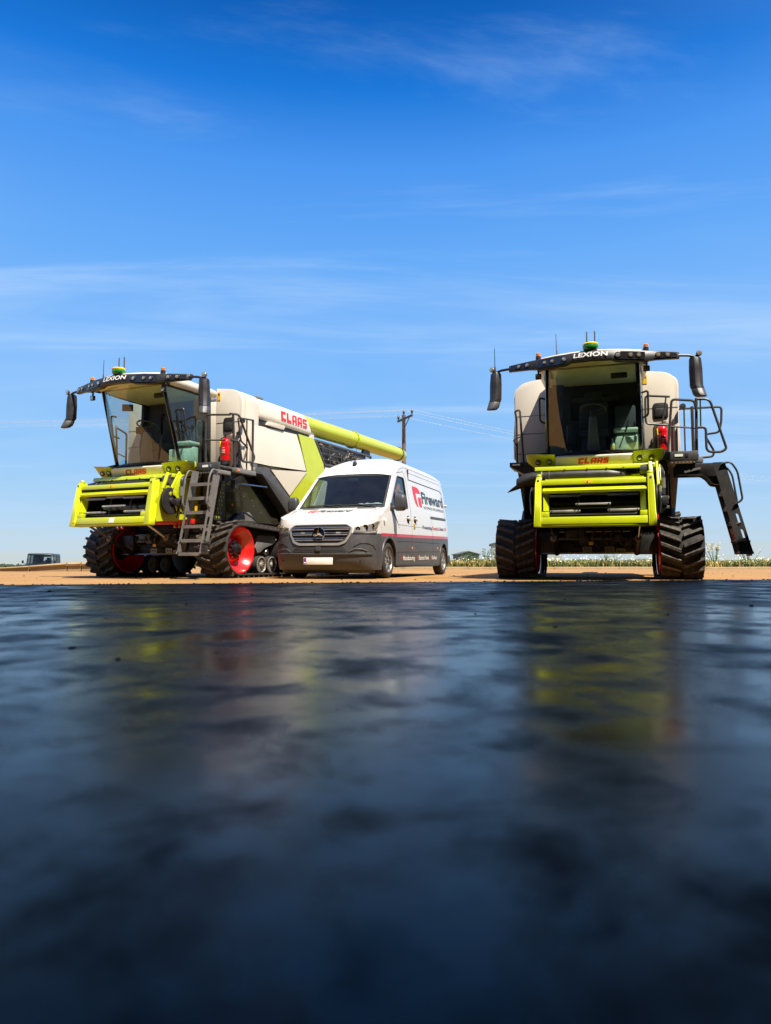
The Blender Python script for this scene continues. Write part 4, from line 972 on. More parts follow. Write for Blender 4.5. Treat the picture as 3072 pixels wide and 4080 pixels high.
    if var == 'R' or True:
        m = MB(); c0 = Vector(ws(0.78, 0.02)); c1 = Vector(ws(0.88, 0.28)); m.tube([c0 - Vector((0, 0.02, 0)), c0.lerp(c1, 0.5) - Vector((0, 0.03, 0)), c1 - Vector((0, 0.02, 0))], 0.010, 6); m.tube([c1 - Vector((0.05, 0.02, 0.12)), c1 + Vector((0.01, -0.02, 0.08))], 0.008, 6); B('wiper', m, 'black_plastic')
    # roof
    def plan(sc, z, fy=-1.40):
        pts = []
        for i in range(13):
            x = -0.86 + 1.72 * i / 12; pts.append((x * sc, (fy + 0.26 * (x / 0.86) ** 2 + 0.5) * sc - 0.5, z))
        pts += [(0.88 * sc, (-0.6 + 0.5) * sc - 0.5, z), (0.86 * sc, (0.30 + 0.5) * sc - 0.5, z), (0.7 * sc, (0.36 + 0.5) * sc - 0.5, z), (-0.7 * sc, (0.36 + 0.5) * sc - 0.5, z), (-0.86 * sc, (0.30 + 0.5) * sc - 0.5, z), (-0.88 * sc, (-0.6 + 0.5) * sc - 0.5, z)]
        return pts
    m = MB(); m.rings([plan(0.97, 3.43), plan(1.0, 3.47), plan(1.0, 3.545), plan(0.96, 3.585), plan(0.80, 3.61), plan(0.5, 3.625)]); rf = B('cab_roof', m, 'cream', ang=60)
    MB().bb(-0.72, 0.72, -1.02, 0.16, 3.40, 3.425).build('headliner', 'liner', T)
    # light bar
    BX = [0, .30, .37, .55, .80, .86, .95, 1.31]
    ZT = [3.555, 3.55, 3.545, 3.545, 3.535, 3.535, 3.535, 3.53]; ZB = [3.405, 3.405, 3.375, 3.365, 3.365, 3.385, 3.39, 3.425]
    def yf(x): return -1.475 + 0.40 * (abs(x) / 1.31) ** 1.7
    def face(x, t, off=0.0):
        a = abs(x); zb = interp(BX, ZB, a); zt = interp(BX, ZT, a); return Vector((x, yf(x) + 0.035 * t - off, lerp(zb, zt, t)))
    sec = []
    for x in [-v for v in BX[:0:-1]] + BX:
        a, b = face(x, 0), face(x, 1); dp = 0.16 if abs(x) < 0.9 else 0.11
        sec.append([a, face(x, 0.45, 0.012), b, b + Vector((0, 0.06, 0.012)), b + Vector((0, dp, -0.01)), a + Vector((0, dp - 0.03, 0.0))])
    m = MB(); m.rings(sec); lb = B('light_bar', m, 'black_plastic', bevel=0.008)
    for s in (-1, 1):
        for xa, xb in ((0.36, 0.80), (0.90, 1.27)):
            m = MB(); k = 8
            for i in range(k):
                xl0, xl1 = lerp(xa + 0.03, xb, i / k), lerp(xa + 0.03, xb, (i + 1) / k); xu0, xu1 = lerp(xa + 0.08, xb, i / k), lerp(xa + 0.08, xb, (i + 1) / k)
                m.add([face(s * xl0, 0.12, 0.016), face(s * xl1, 0.12, 0.016), face(s * xu1, 0.86, 0.016), face(s * xu0, 0.86, 0.016)], [(0, 1, 2, 3)])
            m.build('lamp_panel', 'black_gloss', lb, normals=False, weld=True)
    for s in (-1, 1):
        for xl, mm_, r in ((0.40, 'led_glass', 0.036), (0.585, 'lamp_glass', 0.032), (0.705, 'lamp_glass', 0.032), (0.99, 'lamp_glass', 0.034), (1.13, 'lamp_glass', 0.034)):
            c = face(s * xl, 0.5, 0.018); d = Vector((s * 0.25 * xl, -1, 0.02)).normalized()
            MB().lathe(c, d, [(-0.02, r * 1.25), (0.016, r * 1.25), (0.018, r * 1.02), (0.006, r)], 20).build('lamp_bezel', 'black_plastic', lb)
            MB().lathe(c, d, [(0.004, r), (0.014, r * 0.9), (0.018, r * 0.4), (0.019, 0.0)], 18).build('work_lamp', mm_, lb)
        # square lamp under the bar
        c = Vector((s * 0.825, -1.14, 3.285)); m = MB(); m.box(c, (0.095, 0.05, 0.09)); m.bar(c + Vector((0, 0, 0.045)), c + Vector((0, 0.01, 0.11)), 0.03, 0.03); sq = B('square_lamp', m, 'black_plastic', bevel=0.012)
        MB().box(c + Vector((0, -0.027, 0)), (0.072, 0.006, 0.068)).build('lamp_lens', 'lamp_glass', sq, bevel=0.002)
        # beacon
        c = Vector((s * 0.82, -1.16, 3.54)); MB().lathe(c, (0, 0, 1), [(0, 0.042), (0.07, 0.042), (0.075, 0.036)], 16).build('beacon_base', 'black_plastic', T)
        MB().lathe(c, (0, 0, 1), [(0.07, 0.037), (0.115, 0.037), (0.125, 0.028), (0.127, 0)], 16).build('beacon', 'amber', T)
        # mirror
        MB().tube([(s * 1.27, -1.06, 3.475), (s * 1.44, -1.02, 3.47), (s * 1.53, -0.99, 3.45)], 0.021, 8).build('mirror_arm', 'black_plastic', T)
        def ring(cx, cy, z, w, d): return [(s * (cx - w), cy + d, z), (s * (cx - w), cy - d * 0.2, z), (s * (cx - w * 0.25), cy - d, z), (s * (cx + w * 0.5), cy - d * 0.85, z), (s * (cx + w), cy - d * 0.1, z), (s * (cx + w), cy + d, z)]
        m = MB(); m.rings([ring(1.53, -0.98, 3.46, 0.05, 0.04), ring(1.54, -0.98, 3.425, 0.085, 0.06), ring(1.545, -0.98, 3.25, 0.095, 0.07), ring(1.55, -0.98, 3.0, 0.093, 0.07), ring(1.565, -1.0, 2.95, 0.092, 0.07)]); mh = B('mirror_head', m, 'black_plastic', bevel=0.008)
        m = MB(); m.rings([ring(1.567, -1.0, 2.945, 0.092, 0.07), ring(1.585, -1.03, 2.86, 0.09, 0.075), ring(1.605, -1.06, 2.815, 0.08, 0.06), ring(1.61, -1.06, 2.805, 0.05, 0.04)]); B('wide_mirror', m, 'dark_grey', parent=mh, bevel=0.006)
        MB().bb(s * 1.545 - 0.08, s * 1.545 + 0.08, -0.912, -0.906, 3.0, 3.40).build('mirror_glass', 'chrome', mh)
        MB().tube([(s * 1.54, -0.99, 3.45), (s * 1.585, -1.01, 3.485)], 0.014, 6).build('lamp_stalk', 'black_plastic', mh); c = Vector((s * 1.595, -1.03, 3.49)); MB().lathe(c, (s * 0.2, -1, 0), [(-0.05, 0.02), (-0.03, 0.042), (0.0, 0.044)], 16).build('side_lamp', 'black_plastic', mh); MB().lathe(c, (s * 0.2, -1, 0), [(0.0, 0.04), (0.008, 0.03), (0.01, 0)], 14).build('lamp_lens', 'lamp_glass', mh)
        # wing stay
        MB().tube([(s * 0.80, -0.98, 3.43), (s * 0.84, -1.10, 3.43)], 0.03, 6).build('bar_stay', 'black_plastic', T)
    lettering('lettering', 'LEXION', lambda x, y: face(x - 0.26, 0.34 + y / 0.15, 0.022), 'letter_white', lb, width=0.52, height=0.075, bold=0.022, shear=0.12)
    # satellite receiver and aerials
    c = Vector((0, -1.36, 3.56)); m = MB(); m.rings([[c + Vector((0.12 * sc * math.cos(a), 0.11 * sc * math.sin(a), z)) for a in [2 * math.pi * k / 18 for k in range(18)]] for z, sc in ((0.0, 0.55), (0.02, 0.85), (0.05, 1.0), (0.085, 1.0), (0.095, 0.96))]); gl_ = B('satellite_receiver', m, 'globe_green')
    m = MB(); m.rings([[c + Vector((0.12 * sc * math.cos(a), 0.11 * sc * math.sin(a), z)) for a in [2 * math.pi * k / 18 for k in range(18)]] for z, sc in ((0.096, 1.0), (0.115, 1.03), (0.13, 0.95), (0.138, 0.6))]); B('receiver_cap', m, 'globe_yellow', parent=gl_)
    MB().bb(-0.05, 0.05, -1.47, -1.46, 3.605, 3.64).build('receiver_badge', 'globe_yellow', gl_) if False else None
    for x in (-0.055, 0.065): MB().tube([(x, -1.30, 3.58), (x, -1.30, 3.895), (x, -1.30, 3.905)], [0.011, 0.011, 0.007], 8).build('receiver_aerial', 'dark_grey', gl_)
    xa = -0.52; MB().tube([(xa, -1.20, 3.56), (xa, -1.20, 3.63), (xa - 0.01, -1.19, 3.70), (xa - 0.015, -1.18, 3.95)], [0.03, 0.012, 0.006, 0.004], 8).build('whip_aerial', 'black_plastic', T)
    if var == 'R':
        xa = -1.55; MB().tube([(xa, -1.0, 3.45), (xa, -1.0, 3.50), (xa, -1.0, 3.56), (xa - 0.005, -1.0, 3.86)], [0.022, 0.018, 0.007, 0.005], 8).build('whip_aerial', 'black_plastic', T)
    # ---------------- cab interior
    hole = rounded([(-0.40, 2.78), (-0.40, 3.22), (0.45, 3.22), (0.45, 2.78)], 0.09)
    sheet('rear_wall', [(-0.79, 2.08), (0.79, 2.08), (0.77, 3.42), (-0.77, 3.42)], [hole], lambda u, v: (u, 0.205, v), 'interior', T, thick=0.02)
    MB().bb(-0.5, 0.55, 0.24, 0.25, 2.7, 3.3).build('rear_window', 'black_gloss', T)
    m = MB(); m.box((0.0, -0.12, 2.46), (0.50, 0.46, 0.12)); st = B('driver_seat', m, 'seat_cloth', bevel=0.04)
    MB().box((0, 0.10, 2.78), (0.48, 0.12, 0.58)).build('seat_back', 'seat_cloth', st, bevel=0.05); MB().box((0, 0.08, 3.17), (0.30, 0.10, 0.18)).build('headrest', 'seat_cloth', st, bevel=0.04); MB().bb(-0.2, 0.2, -0.3, 0.05, 2.09, 2.40).build('seat_base', 'interior', st, bevel=0.03)
    m = MB(); m.rings([[(x, -0.62 + y, z) for x, y in ((-w, -d), (w, -d), (w, d), (-w, d))] for z, w, d in ((2.09, 0.10, 0.08), (2.4, 0.075, 0.07), (2.68, 0.06, 0.05))]); sc_ = B('steering_column', m, 'interior_grey', bevel=0.02)
    c = Vector((0, -0.60, 2.80)); ax_ = Vector((0, 0.35, 1)).normalized(); u, v, _ = frame_to(ax_); m = MB(); m.tube([c + u * (0.2 * math.cos(a)) + v * (0.2 * math.sin(a)) for a in [2 * math.pi * k / 28 for k in range(28)]], 0.016, 8, closed=True)
    for a in (0.3, 2.84, -1.57): m.tube([c - ax_ * 0.04, c + u * (0.19 * math.cos(a)) + v * (0.19 * math.sin(a))], 0.012, 6)
    m.cyl((0, -0.62, 2.66), c - ax_ * 0.02, 0.045, 12); B('steering_wheel', m, 'interior', parent=sc_)
    for (x, y, z, w, hh, rz) in ((-0.55, -0.55, 3.2, 0.20, 0.13, 0.5), (-0.45, -0.30, 2.80, 0.18, 0.13, 0.6)):
        M = Matrix.Translation((x, y, z)) @ Matrix.Rotation(rz, 4, 'Z'); mo = MB().box((0, 0, 0), (w, 0.03, hh), M).build('monitor', 'interior', T, bevel=0.006); MB().bar((x, y + 0.02, z), (x - 0.12 * (1 if z > 3 else -0.3), y + 0.25, z + (0.05 if z > 3 else -0.3)), 0.02, 0.02).build('monitor_arm', 'interior', mo)
    MB().box((0.42, -0.78, 3.30), (0.26, 0.05, 0.10)).build('radio_console', 'interior', T, bevel=0.03)
    m = MB(); m.bb(-0.44, -0.26, -0.35, 0.1, 2.3, 2.62); B('armrest_console', m, 'interior', bevel=0.03)
    m = MB(); m.box((0.52, 0.08, 2.72), (0.34, 0.1, 0.52)); B('passenger_seat', m, 'seat_cloth', bevel=0.04)
    m = MB(); m.prism([(-0.42, 2.10), (-0.02, 2.10), (-0.02, 2.44), (-0.16, 2.44), (-0.20, 2.40), (-0.42, 2.36)], 0, 0.34, 0.70); cb_ = B('cool_box', m, 'box_green', bevel=0.015)
    MB().box((0.52, -0.12, 2.50), (0.40, 0.34, 0.07)).build('box_cushion', 'box_green', cb_, bevel=0.03); MB().bb(0.10, 0.70, -0.60, -0.46, 2.088, 2.115).build('floor_ledge', 'box_green', T, bevel=0.01)
    if var == 'R': 
        bt = MB().lathe((0.30, -0.52, 2.116), (0, 0, 1), [(0, 0.035), (0.10, 0.038), (0.14, 0.015), (0.18, 0.012), (0.2, 0.016)], 14).build('spray_bottle', 'box_green', T)
        MB().lathe((0.30, -0.52, 2.116), (0, 0, 1), [(0.03, 0.0385), (0.08, 0.0392)], 14, caps=False).build('bottle_label', 'globe_yellow', bt)
    # ---------------- nose panel with lettering, green cheeks and lamps
    def nose(x0, x1):
        m = MB()
        def sec_(x):
            k = 0.10 * (abs(x) / 1.04) ** 2
            return [(x, -0.58, 2.065), (x, -0.90 + k, 2.005), (x, -0.905 + k, 1.985), (x, -0.855 + k, 1.835), (x, -0.55, 1.835)]
        m.rings([sec_(lerp(x0, x1, i / 6)) for i in range(7)]); return m
    B('nose_panel', nose(-0.60, 0.60), 'cream', bevel=0.006)
    for s in (-1, 1):
        m = MB()
        def sc2(x, top, bot): 
            k = 0.10 * (abs(x) / 1.04) ** 2; return [(x, -0.55, top + 0.02), (x, -0.95 + k, top), (x, -0.90 + k, lerp(bot, top, 0.75)), (x, -0.82 + k, bot), (x, -0.5, bot)]
        a_, b_ = sc2(s * 0.605, 2.035, 1.832), sc2(s * 0.92, 2.06, 1.832)
        m.rings([a_, b_, sc2(s * 1.06, 2.07, 1.95), sc2(s * 1.075, 2.06, 1.99)]); ck = B('nose_cheek', m, 'seed_green', bevel=0.008)
        for xx in (0.70, 0.88):
            k = 0.10 * (xx / 1.04) ** 2; c = Vector((s * xx, -0.875 + k, 1.93)); MB().lathe(c, (0, -1, -0.35), [(-0.02, 0.046), (0.012, 0.046), (0.012, 0.036), (0.004, 0.034)], 20).build('lamp_bezel', 'black_plastic', ck); MB().lathe(c, (0, -1, -0.35), [(0.003, 0.034), (0.010, 0.024), (0.012, 0.0)], 18).build('head_lamp', 'led_glass', ck)
    block_logo('lettering', 'CLAAS', lambda x, y: (x - 0.245, -0.855 - 0.05 * (y + 0.033) / 0.15 + 0.10 * (abs(x - 0.245) / 1.04) ** 2 - 0.008, 1.868 + y), 0.47, 0.088, 'logo_red', T, shear=0.2)
    m = MB(); m.prism([(-0.99, 1.765), (-0.97, 1.832), (-0.84, 1.832), (-0.84, 1.765)], 0, -0.92, 0.92); B('green_rail', m, 'seed_green', bevel=0.006)
    for xx in (-0.45, -0.1, 0.2, 0.45): MB().cyl((xx, -1.0, 1.766), (xx, -1.0, 1.776), 0.014, 8).build('rail_bolt', 'black_plastic', T)
    # black dust pipe across the front with cut-off scoop
    p = [(-1.02, -0.92, 1.64), (-0.9, -0.92, 1.66), (-0.6, -0.92, 1.675), (0.2, -0.92, 1.675), (0.42, -0.88, 1.66), (0.58, -0.75, 1.56), (0.62, -0.6, 1.42)]
    m = MB(); m.tube(p, [0.105, 0.105, 0.098, 0.098, 0.098, 0.095, 0.095], 20); dp = B('dust_pipe', m, 'black_plastic')
    rs = []
    for (x, r, dz, sk_) in ((-1.015, 0.107, 0, 0), (-1.08, 0.112, -0.01, 0.02), (-1.16, 0.11, -0.03, 0.10), (-1.22, 0.105, -0.05, 0.16)):
        rs.append([(x - sk_ * max(0, -math.sin(a)) , -0.92 + r * math.cos(a), 1.64 + dz + r * math.sin(a) * (1 + 0.5 * sk_) - sk_ * 0.3) for a in [2 * math.pi * k / 20 for k in range(20)]])
    m = MB(); m.rings(rs, caps=False); B('pipe_scoop', m, 'black_plastic', parent=dp)
    for xx in (-0.82, -0.70): MB().lathe((xx, -0.92, 1.665), (1, 0, 0), [(0, 0.104), (0, 0.112), (0.02, 0.112), (0.02, 0.104)], 20).build('pipe_clip', 'steel' if xx < -0.8 else 'dark_grey', dp)
    # ---------------- feeder house
    def F(x, z, o=0.0): return Vector((x, -1.50 + (z - 0.89) / 0.80 * 0.14 + o, z + fdz))
    def fbox(x0, x1, z0, z1, o0, o1): 
        return MB().hexa([F(x0, z0, o0), F(x1, z0, o0), F(x1, z0, o1), F(x0, z0, o1), F(x0, z1, o0), F(x1, z1, o0), F(x1, z1, o1), F(x0, z1, o1)])
    fr_ = fbox(-0.78, 0.78, 0.905, 1.02, 0.0, 0.12).build('bottom_bar', 'seed_green', T, bevel=0.012)
    m = MB(); m.hexa([F(-0.83, 0.865, 0.03), F(0.83, 0.865, 0.03), F(0.83, 0.865, 0.2), F(-0.83, 0.865, 0.2), F(-0.83, 0.902, 0.015), F(0.83, 0.902, 0.015), F(0.83, 0.902, 0.2), F(-0.83, 0.902, 0.2)]); B('bottom_lip', m, 'seed_green', bevel=0.006)
    for s in (-1, 1):
        m = MB()
        for (za, zb, wa, wb) in ((0.87, 1.10, 0.115, 0.105), (1.10, 1.55, 0.105, 0.095), (1.55, 1.66, 0.095, 0.075)):
            xi, xo = 0.783, 0.783; m.hexa([F(s * xi, za, -0.02), F(s * (xi + wa), za, -0.02), F(s * (xi + wa), za, 0.14), F(s * xi, za, 0.14), F(s * xi, zb, -0.02), F(s * (xi + wb), zb, -0.02), F(s * (xi + wb), zb, 0.14), F(s * xi, zb, 0.14)] if s > 0 else [F(s * (xi + wa), za, -0.02), F(s * xi, za, -0.02), F(s * xi, za, 0.14), F(s * (xi + wa), za, 0.14), F(s * (xi + wb), zb, -0.02), F(s * xi, zb, -0.02), F(s * xi, zb, 0.14), F(s * (xi + wb), zb, 0.14)])
        po = B('frame_post', m, 'seed_green', weld=True, bevel=0.01)
        c = F(s * 0.822, 1.655, 0.05); MB().lathe(c, (0, 0, 1), [(0, 0.046), (0.012, 0.046), (0.016, 0.038), (0.024, 0.038), (0.028, 0.043), (0.045, 0.036), (0.055, 0.015), (0.056, 0)], 16).build('post_knob', 'seed_green', po)
        c = F(s * 0.83, 1.60, -0.022); MB().lathe(c, (0, -1, 0), [(0, 0.018), (0.006, 0.018), (0.007, 0)], 14).build('post_bolt', 'frame_grey', po)
        # inner slanted guide plates
        q0 = 0.675; m = MB(); pts = [F(s * q0, 1.12, 0.10), F(s * 0.755, 1.12, 0.02), F(s * 0.755, 1.40, 0.02), F(s * q0, 1.40, 0.10)]
        m.add(pts + [p_ + Vector((0, 0.02, 0)) for p_ in pts], [(0, 1, 2, 3), (7, 6, 5, 4), (0, 4, 5, 1), (1, 5, 6, 2), (2, 6, 7, 3), (3, 7, 4, 0)]); B('guide_plate', m, 'seed_green')
        fbox(min(s * 0.665, s * 0.78), max(s * 0.665, s * 0.78), 1.022, 1.105, 0.005, 0.10).build('corner_block', 'seed_green', T, bevel=0.008)
    fbox(-0.78, 0.78, 1.525, 1.605, 0.01, 0.12).build('top_bar', 'seed_green', T, bevel=0.012)
    fbox(-0.77, 0.77, 1.495, 1.523, 0.03, 0.12).build('bar_groove', 'seam', T)
    m = MB(); m.hexa([F(-0.765, 1.395, 0.02), F(0.765, 1.395, 0.02), F(0.765, 1.395, 0.13), F(-0.765, 1.395, 0.13), F(-0.765, 1.43, -0.025), F(0.765, 1.43, -0.025), F(0.765, 1.49, 0.05), F(-0.765, 1.49, 0.05)]); B('upper_bar', m, 'seed_green', bevel=0.006)
    lab = F(-0.10, 1.545, 0.004); MB().hexa([F(-0.13, 1.545, 0.006), F(-0.01, 1.545, 0.006), F(-0.01, 1.545, 0.02), F(-0.13, 1.545, 0.02), F(-0.13, 1.592, 0.006), F(-0.01, 1.592, 0.006), F(-0.01, 1.592, 0.02), F(-0.13, 1.592, 0.02)]).build('warning_label', 'yellow_label', T)
    MB().add([F(-0.105, 1.553, 0.003), F(-0.075, 1.553, 0.003), F(-0.09, 1.583, 0.003)], [(0, 1, 2)]).build('warning_sign', 'seam', T, normals=False, smooth=False)
    if var == 'L':
        fbox(0.0, 0.11, 0.925, 1.0, -0.004, 0.005).build('rating_plate', 'plate_white', T); c = F(-0.80, 0.95, -0.024); MB().lathe(c, (0, -1, 0), [(0, 0.028), (0.004, 0.028), (0.005, 0)], 16).build('round_reflector', 'globe_yellow', T)
    # housing behind the frame
    m = MB(); A0 = [F(-0.74, 1.60, 0.12), F(0.74, 1.60, 0.12), Vector((0.80, 0.1, 1.9)), Vector((-0.80, 0.1, 1.9))]
    m.add([p_ for p_ in A0], [(0, 1, 2, 3)])
    A1 = [F(-0.74, 0.95, 0.13), F(0.74, 0.95, 0.13), Vector((0.80, 0.1, 1.06)), Vector((-0.80, 0.1, 1.06))]; m.add(A1, [(3, 2, 1, 0)])
    for s in (-1, 1):
        i = 0 if s < 0 else 1; j = 3 if s < 0 else 2; m.add([A0[i], A0[j], A1[j], A1[i]], [(0, 1, 2, 3)])
    B('feeder_house', m, 'seed_green', normals=False, smooth=False)
    # dark throat
    m = MB(); t0 = [F(-0.68, 1.02, 0.11), F(0.68, 1.02, 0.11), F(0.68, 1.42, 0.11), F(-0.68, 1.42, 0.11)]; t1 = [p_ + Vector((0, 0.55, 0.03)) for p_ in t0]
    m.add(t0 + t1, [(4, 5, 6, 7), (0, 4, 7, 3), (1, 2, 6, 5), (0, 1, 5, 4), (3, 7, 6, 2)]); B('feeder_throat', m, 'chassis', normals=False, smooth=False)
    MB().cyl(F(-0.66, 1.21, 0.42), F(0.66, 1.21, 0.42), 0.13, 24).build('feeder_drum', 'black_gloss', T)
    def slat(x0, x1, z, o, mt, hgt=0.028):
        m = MB(); m.hexa([F(x0, z, o), F(x1, z, o), F(x1, z, o + 0.03), F(x0, z, o + 0.03), F(x0, z + hgt, o), F(x1, z + hgt, o), F(x1, z + hgt, o + 0.012), F(x0, z + hgt, o + 0.012)]); return B('feeder_slat', m, mt, bevel=0.003)
    sl = [(-0.66, -0.2, 1.340, 0.035, 'roller_grey'), (-0.2, 0.2, 1.362, 0.05, 'roller_grey'), (0.2, 0.66, 1.345, 0.035, 'roller_grey'), (-0.27, 0.25, 1.205, 0.05, 'roller_grey'), (-0.66, -0.2, 1.105, 0.09, 'roller_grey'), (0.2, 0.66, 1.11, 0.09, 'roller_grey'), (-0.66, 0.66, 1.055, 0.16, 'dark_grey')]
    for x0, x1, z, o, mt in sl:
        so = slat(x0, x1, z, o, mt)
        if mt == 'roller_grey' and z < 1.3:
            for xx in (x0 + 0.03, x1 - 0.03): c = F(xx, z + 0.014, o - 0.001); MB().cyl(c, c + Vector((0, -0.012, 0)), 0.010, 8).build('slat_bolt', 'bright_steel', so)
        if mt == 'roller_grey' and z > 1.3 or z < 1.15 and mt == 'roller_grey':
            mt_ = MB(); k = 18
            for q in range(k): xx = lerp(x0 + 0.01, x1 - 0.01, q / k); mt_.hexa([F(xx, z - 0.012, o + 0.004), F(xx + 0.012, z - 0.012, o + 0.004), F(xx + 0.012, z - 0.012, o + 0.012), F(xx, z - 0.012, o + 0.012), F(xx, z, o + 0.004), F(xx + 0.012, z, o + 0.004), F(xx + 0.012, z, o + 0.012), F(xx, z, o + 0.012)])
            mt_.build('slat_teeth', 'cast', so, smooth=False)
    for xx in (-0.23, 0.23):
        m = MB()
        for k in range(9): z = 1.08 + k * 0.033; m.hexa([F(xx - 0.018, z, 0.20), F(xx + 0.018, z, 0.20), F(xx + 0.018, z, 0.23), F(xx - 0.018, z, 0.23), F(xx - 0.018, z + 0.02, 0.20), F(xx + 0.018, z + 0.02, 0.20), F(xx + 0.018, z + 0.02, 0.23), F(xx - 0.018, z + 0.02, 0.23)])
        B('feeder_chain', m, 'rail_grey', smooth=False)
    # side machinery: cheek plates, pulley, guards, hoses
    for s in (-1, 1):
        o = s * 0.90
        ck = [(-1.33, 0.93), (-1.36, 1.30), (-1.22, 1.42), (-1.16, 1.56), (-0.95, 1.58), (-0.93, 1.40), (-0.70, 1.62), (-0.52, 1.62), (-0.40, 1.2), (-0.45, 1.02), (-0.9, 0.98)] if s > 0 else [(-1.33, 0.93), (-1.34, 1.15), (-1.28, 1.22), (-1.30, 1.42), (-1.18, 1.50), (-0.95, 1.50), (-0.52, 1.52), (-0.40, 1.2), (-0.45, 1.02), (-0.9, 0.98)]
        sheet('cheek_guard', rounded(ck, 0.03, 3), [], lambda u, v, s=s: (s * 0.865 if u > -1.2 else s * (0.865 + 0.02), u, v + fdz), 'seed_green', T, cuts_u=(-1.2,), thick=0.012)
        c = Vector((s * 0.90, -1.04, 1.30 + fdz))
        MB().lathe(c, (s, 0, 0), [(-0.02, 0.05), (0.0, 0.21), (0.015, 0.235), (0.03, 0.235), (0.04, 0.205), (0.055, 0.235), (0.07, 0.235), (0.08, 0.20), (0.06, 0.06), (0.10, 0.05), (0.10, 0)], 32).build('drive_pulley', 'black_plastic', T)
        if s > 0:
            pts = []
            for k in range(13):
                a = R_(-60 + 150 * k / 12); pts.append((a,))
            m = MB(); rs = []
            for (a,) in pts:
                u = Vector((0, math.cos(a), math.sin(a))); rs.append([c + u * 0.10 + Vector((0.085, 0, 0)), c + u * 0.20 + Vector((0.085, 0, 0)), c + u * 0.20 + Vector((0.10, 0, 0)), c + u * 0.10 + Vector((0.10, 0, 0))])
            m.rings(rs); B('belt_guard', m, 'seed_green', bevel=0.004)
            m = MB(); m.rings([[c + Vector((0.10, 0.10 + dy * 0.09, -0.02 + dz * 0.08)) for dy, dz in ((-1, -1), (1, -1), (1.1, 0.6), (0.2, 1.1), (-1, 0.8))], [c + Vector((0.20, 0.13 + dy * 0.07, -0.01 + dz * 0.07)) for dy, dz in ((-1, -1), (1, -1), (1.1, 0.6), (0.2, 1.1), (-1, 0.8))]]); B('gearbox', m, 'black_plastic', bevel=0.02)
    MB().bar((0.865, -1.16, 1.50 + fdz), (0.84, -1.0, 1.84), 0.055, 0.05).build('lift_arm', 'seed_green', T, bevel=0.008)
    MB().bar((0.955, -1.10, 1.40 + fdz), (0.95, -0.82, 1.86), 0.04, 0.07).build('lift_arm', 'seed_green', T, bevel=0.008)
    m = MB(); m.prism([(-1.02, 1.55), (-0.86, 1.82), (-0.70, 1.83), (-0.74, 1.62), (-0.9, 1.42)], 0, 0.985, 1.0); B('shield_plate', m, 'seed_green', bevel=0.004)
    MB().tube([(0.90, -0.95, 1.72), (0.72, -0.9, 1.74)], 0.10, 18).build('hydraulic_motor', 'dark_grey', T)
    for k, (pp, r, mm_) in enumerate([([(1.0, -0.72, 1.80), (1.02, -0.85, 1.74), (1.03, -0.86, 1.5), (1.03, -0.88, 1.34)], 0.034, 'black_plastic'), ([(1.03, -0.88, 1.40), (1.04, -0.84, 1.12), (1.05, -0.66, 1.10), (1.05, -0.60, 1.3), (1.05, -0.6, 1.62), (1.02, -0.5, 1.70), (1.0, -0.3, 1.72)], 0.016, 'rail_grey'), ([(1.02, -0.74, 1.80), (1.06, -0.8, 1.7), (1.05, -0.84, 1.45)], 0.012, 'steel'), ([(0.98, -0.70, 1.82), (1.04, -0.76, 1.74), (1.06, -0.82, 1.56), (1.02, -0.9, 1.25), (1.0, -0.95, 1.05)], 0.010, 'black_plastic')]):
        MB().tube(fillet(pp, 0.14, 6), r, 10).build('hose', mm_, T)
    MB().lathe((1.03, -0.86, 1.44), (0, -0.05, 1), [(0, 0.042), (0.16, 0.042)], 14).build('coupling', 'mid_grey', T); MB().lathe((1.035, -0.80, 1.66), (0, -0.1, 1), [(0, 0.016), (0.05, 0.016)], 10).build('coupling_tag', 'ext_red', T)
    for z in (1.12, 1.27): MB().bb(0.98, 1.12, -0.86, -0.82, z, z + 0.045).build('bracket', 'frame_grey', T, bevel=0.005)
    # lift cylinders
    for s in (-1, 1):
        a = F(s * 0.66, 0.885, 0.22); b = Vector((s * 0.645, -0.22, 0.44)); mid = a.lerp(b, 0.45)
        cy = MB().cyl(mid, b, 0.048, 16).build('lift_cylinder', 'chassis', T); MB().cyl(a, mid, 0.022, 14).build('piston_rod', 'bright_steel', cy); MB().cyl(mid, mid + (mid - b).normalized() * 0.03, 0.054, 16).build('cylinder_collar', 'cast', cy)
    # ---------------- platforms, rails, ladder
    m = MB(); m.bb(0.84, 1.60, -0.55, 0.34, 1.955, 1.995); m.bb(1.10, 1.59, -0.575, -0.53, 1.90, 2.05); pl = B('platform', m, 'dark_grey', bevel=0.008)
    m = MB(); m.bb(1.595, 1.70, -0.20, 0.42, 1.90, 1.985); B('platform_step', m, 'mid_grey', parent=pl, bevel=0.008)
    MB().bb(1.24, 1.36, -0.581, -0.576, 1.965, 2.005).build('platform_plate', 'plate_white', pl); MB().bb(1.40, 1.44, -0.583, -0.576, 1.96, 2.01).build('platform_latch', 'steel', pl)
    MB().bb(1.69, 1.706, -0.17, -0.10, 1.925, 1.965).build('marker_lamp', 'amber', pl)
    m = MB()
    for k in range(8): m.bb(1.13 + k * 0.055, 1.16 + k * 0.055, -0.57, -0.54, 1.86, 1.885)
    B('platform_teeth', m, 'cast', parent=pl, smooth=False)
    m = MB(); m.bb(-1.42, -0.84, -0.30, 0.34, 1.94, 2.02); m.prism([(-1.40, 1.94), (-0.9, 1.94), (-0.9, 1.78), (-1.15, 1.80)], 1, -0.28, 0.3); pl2 = B('service_platform', m, 'black_plastic', bevel=0.012)
    MB().bb(-1.37, -1.24, -0.306, -0.3, 1.965, 1.99).build('platform_plate', 'plate_white', pl2)
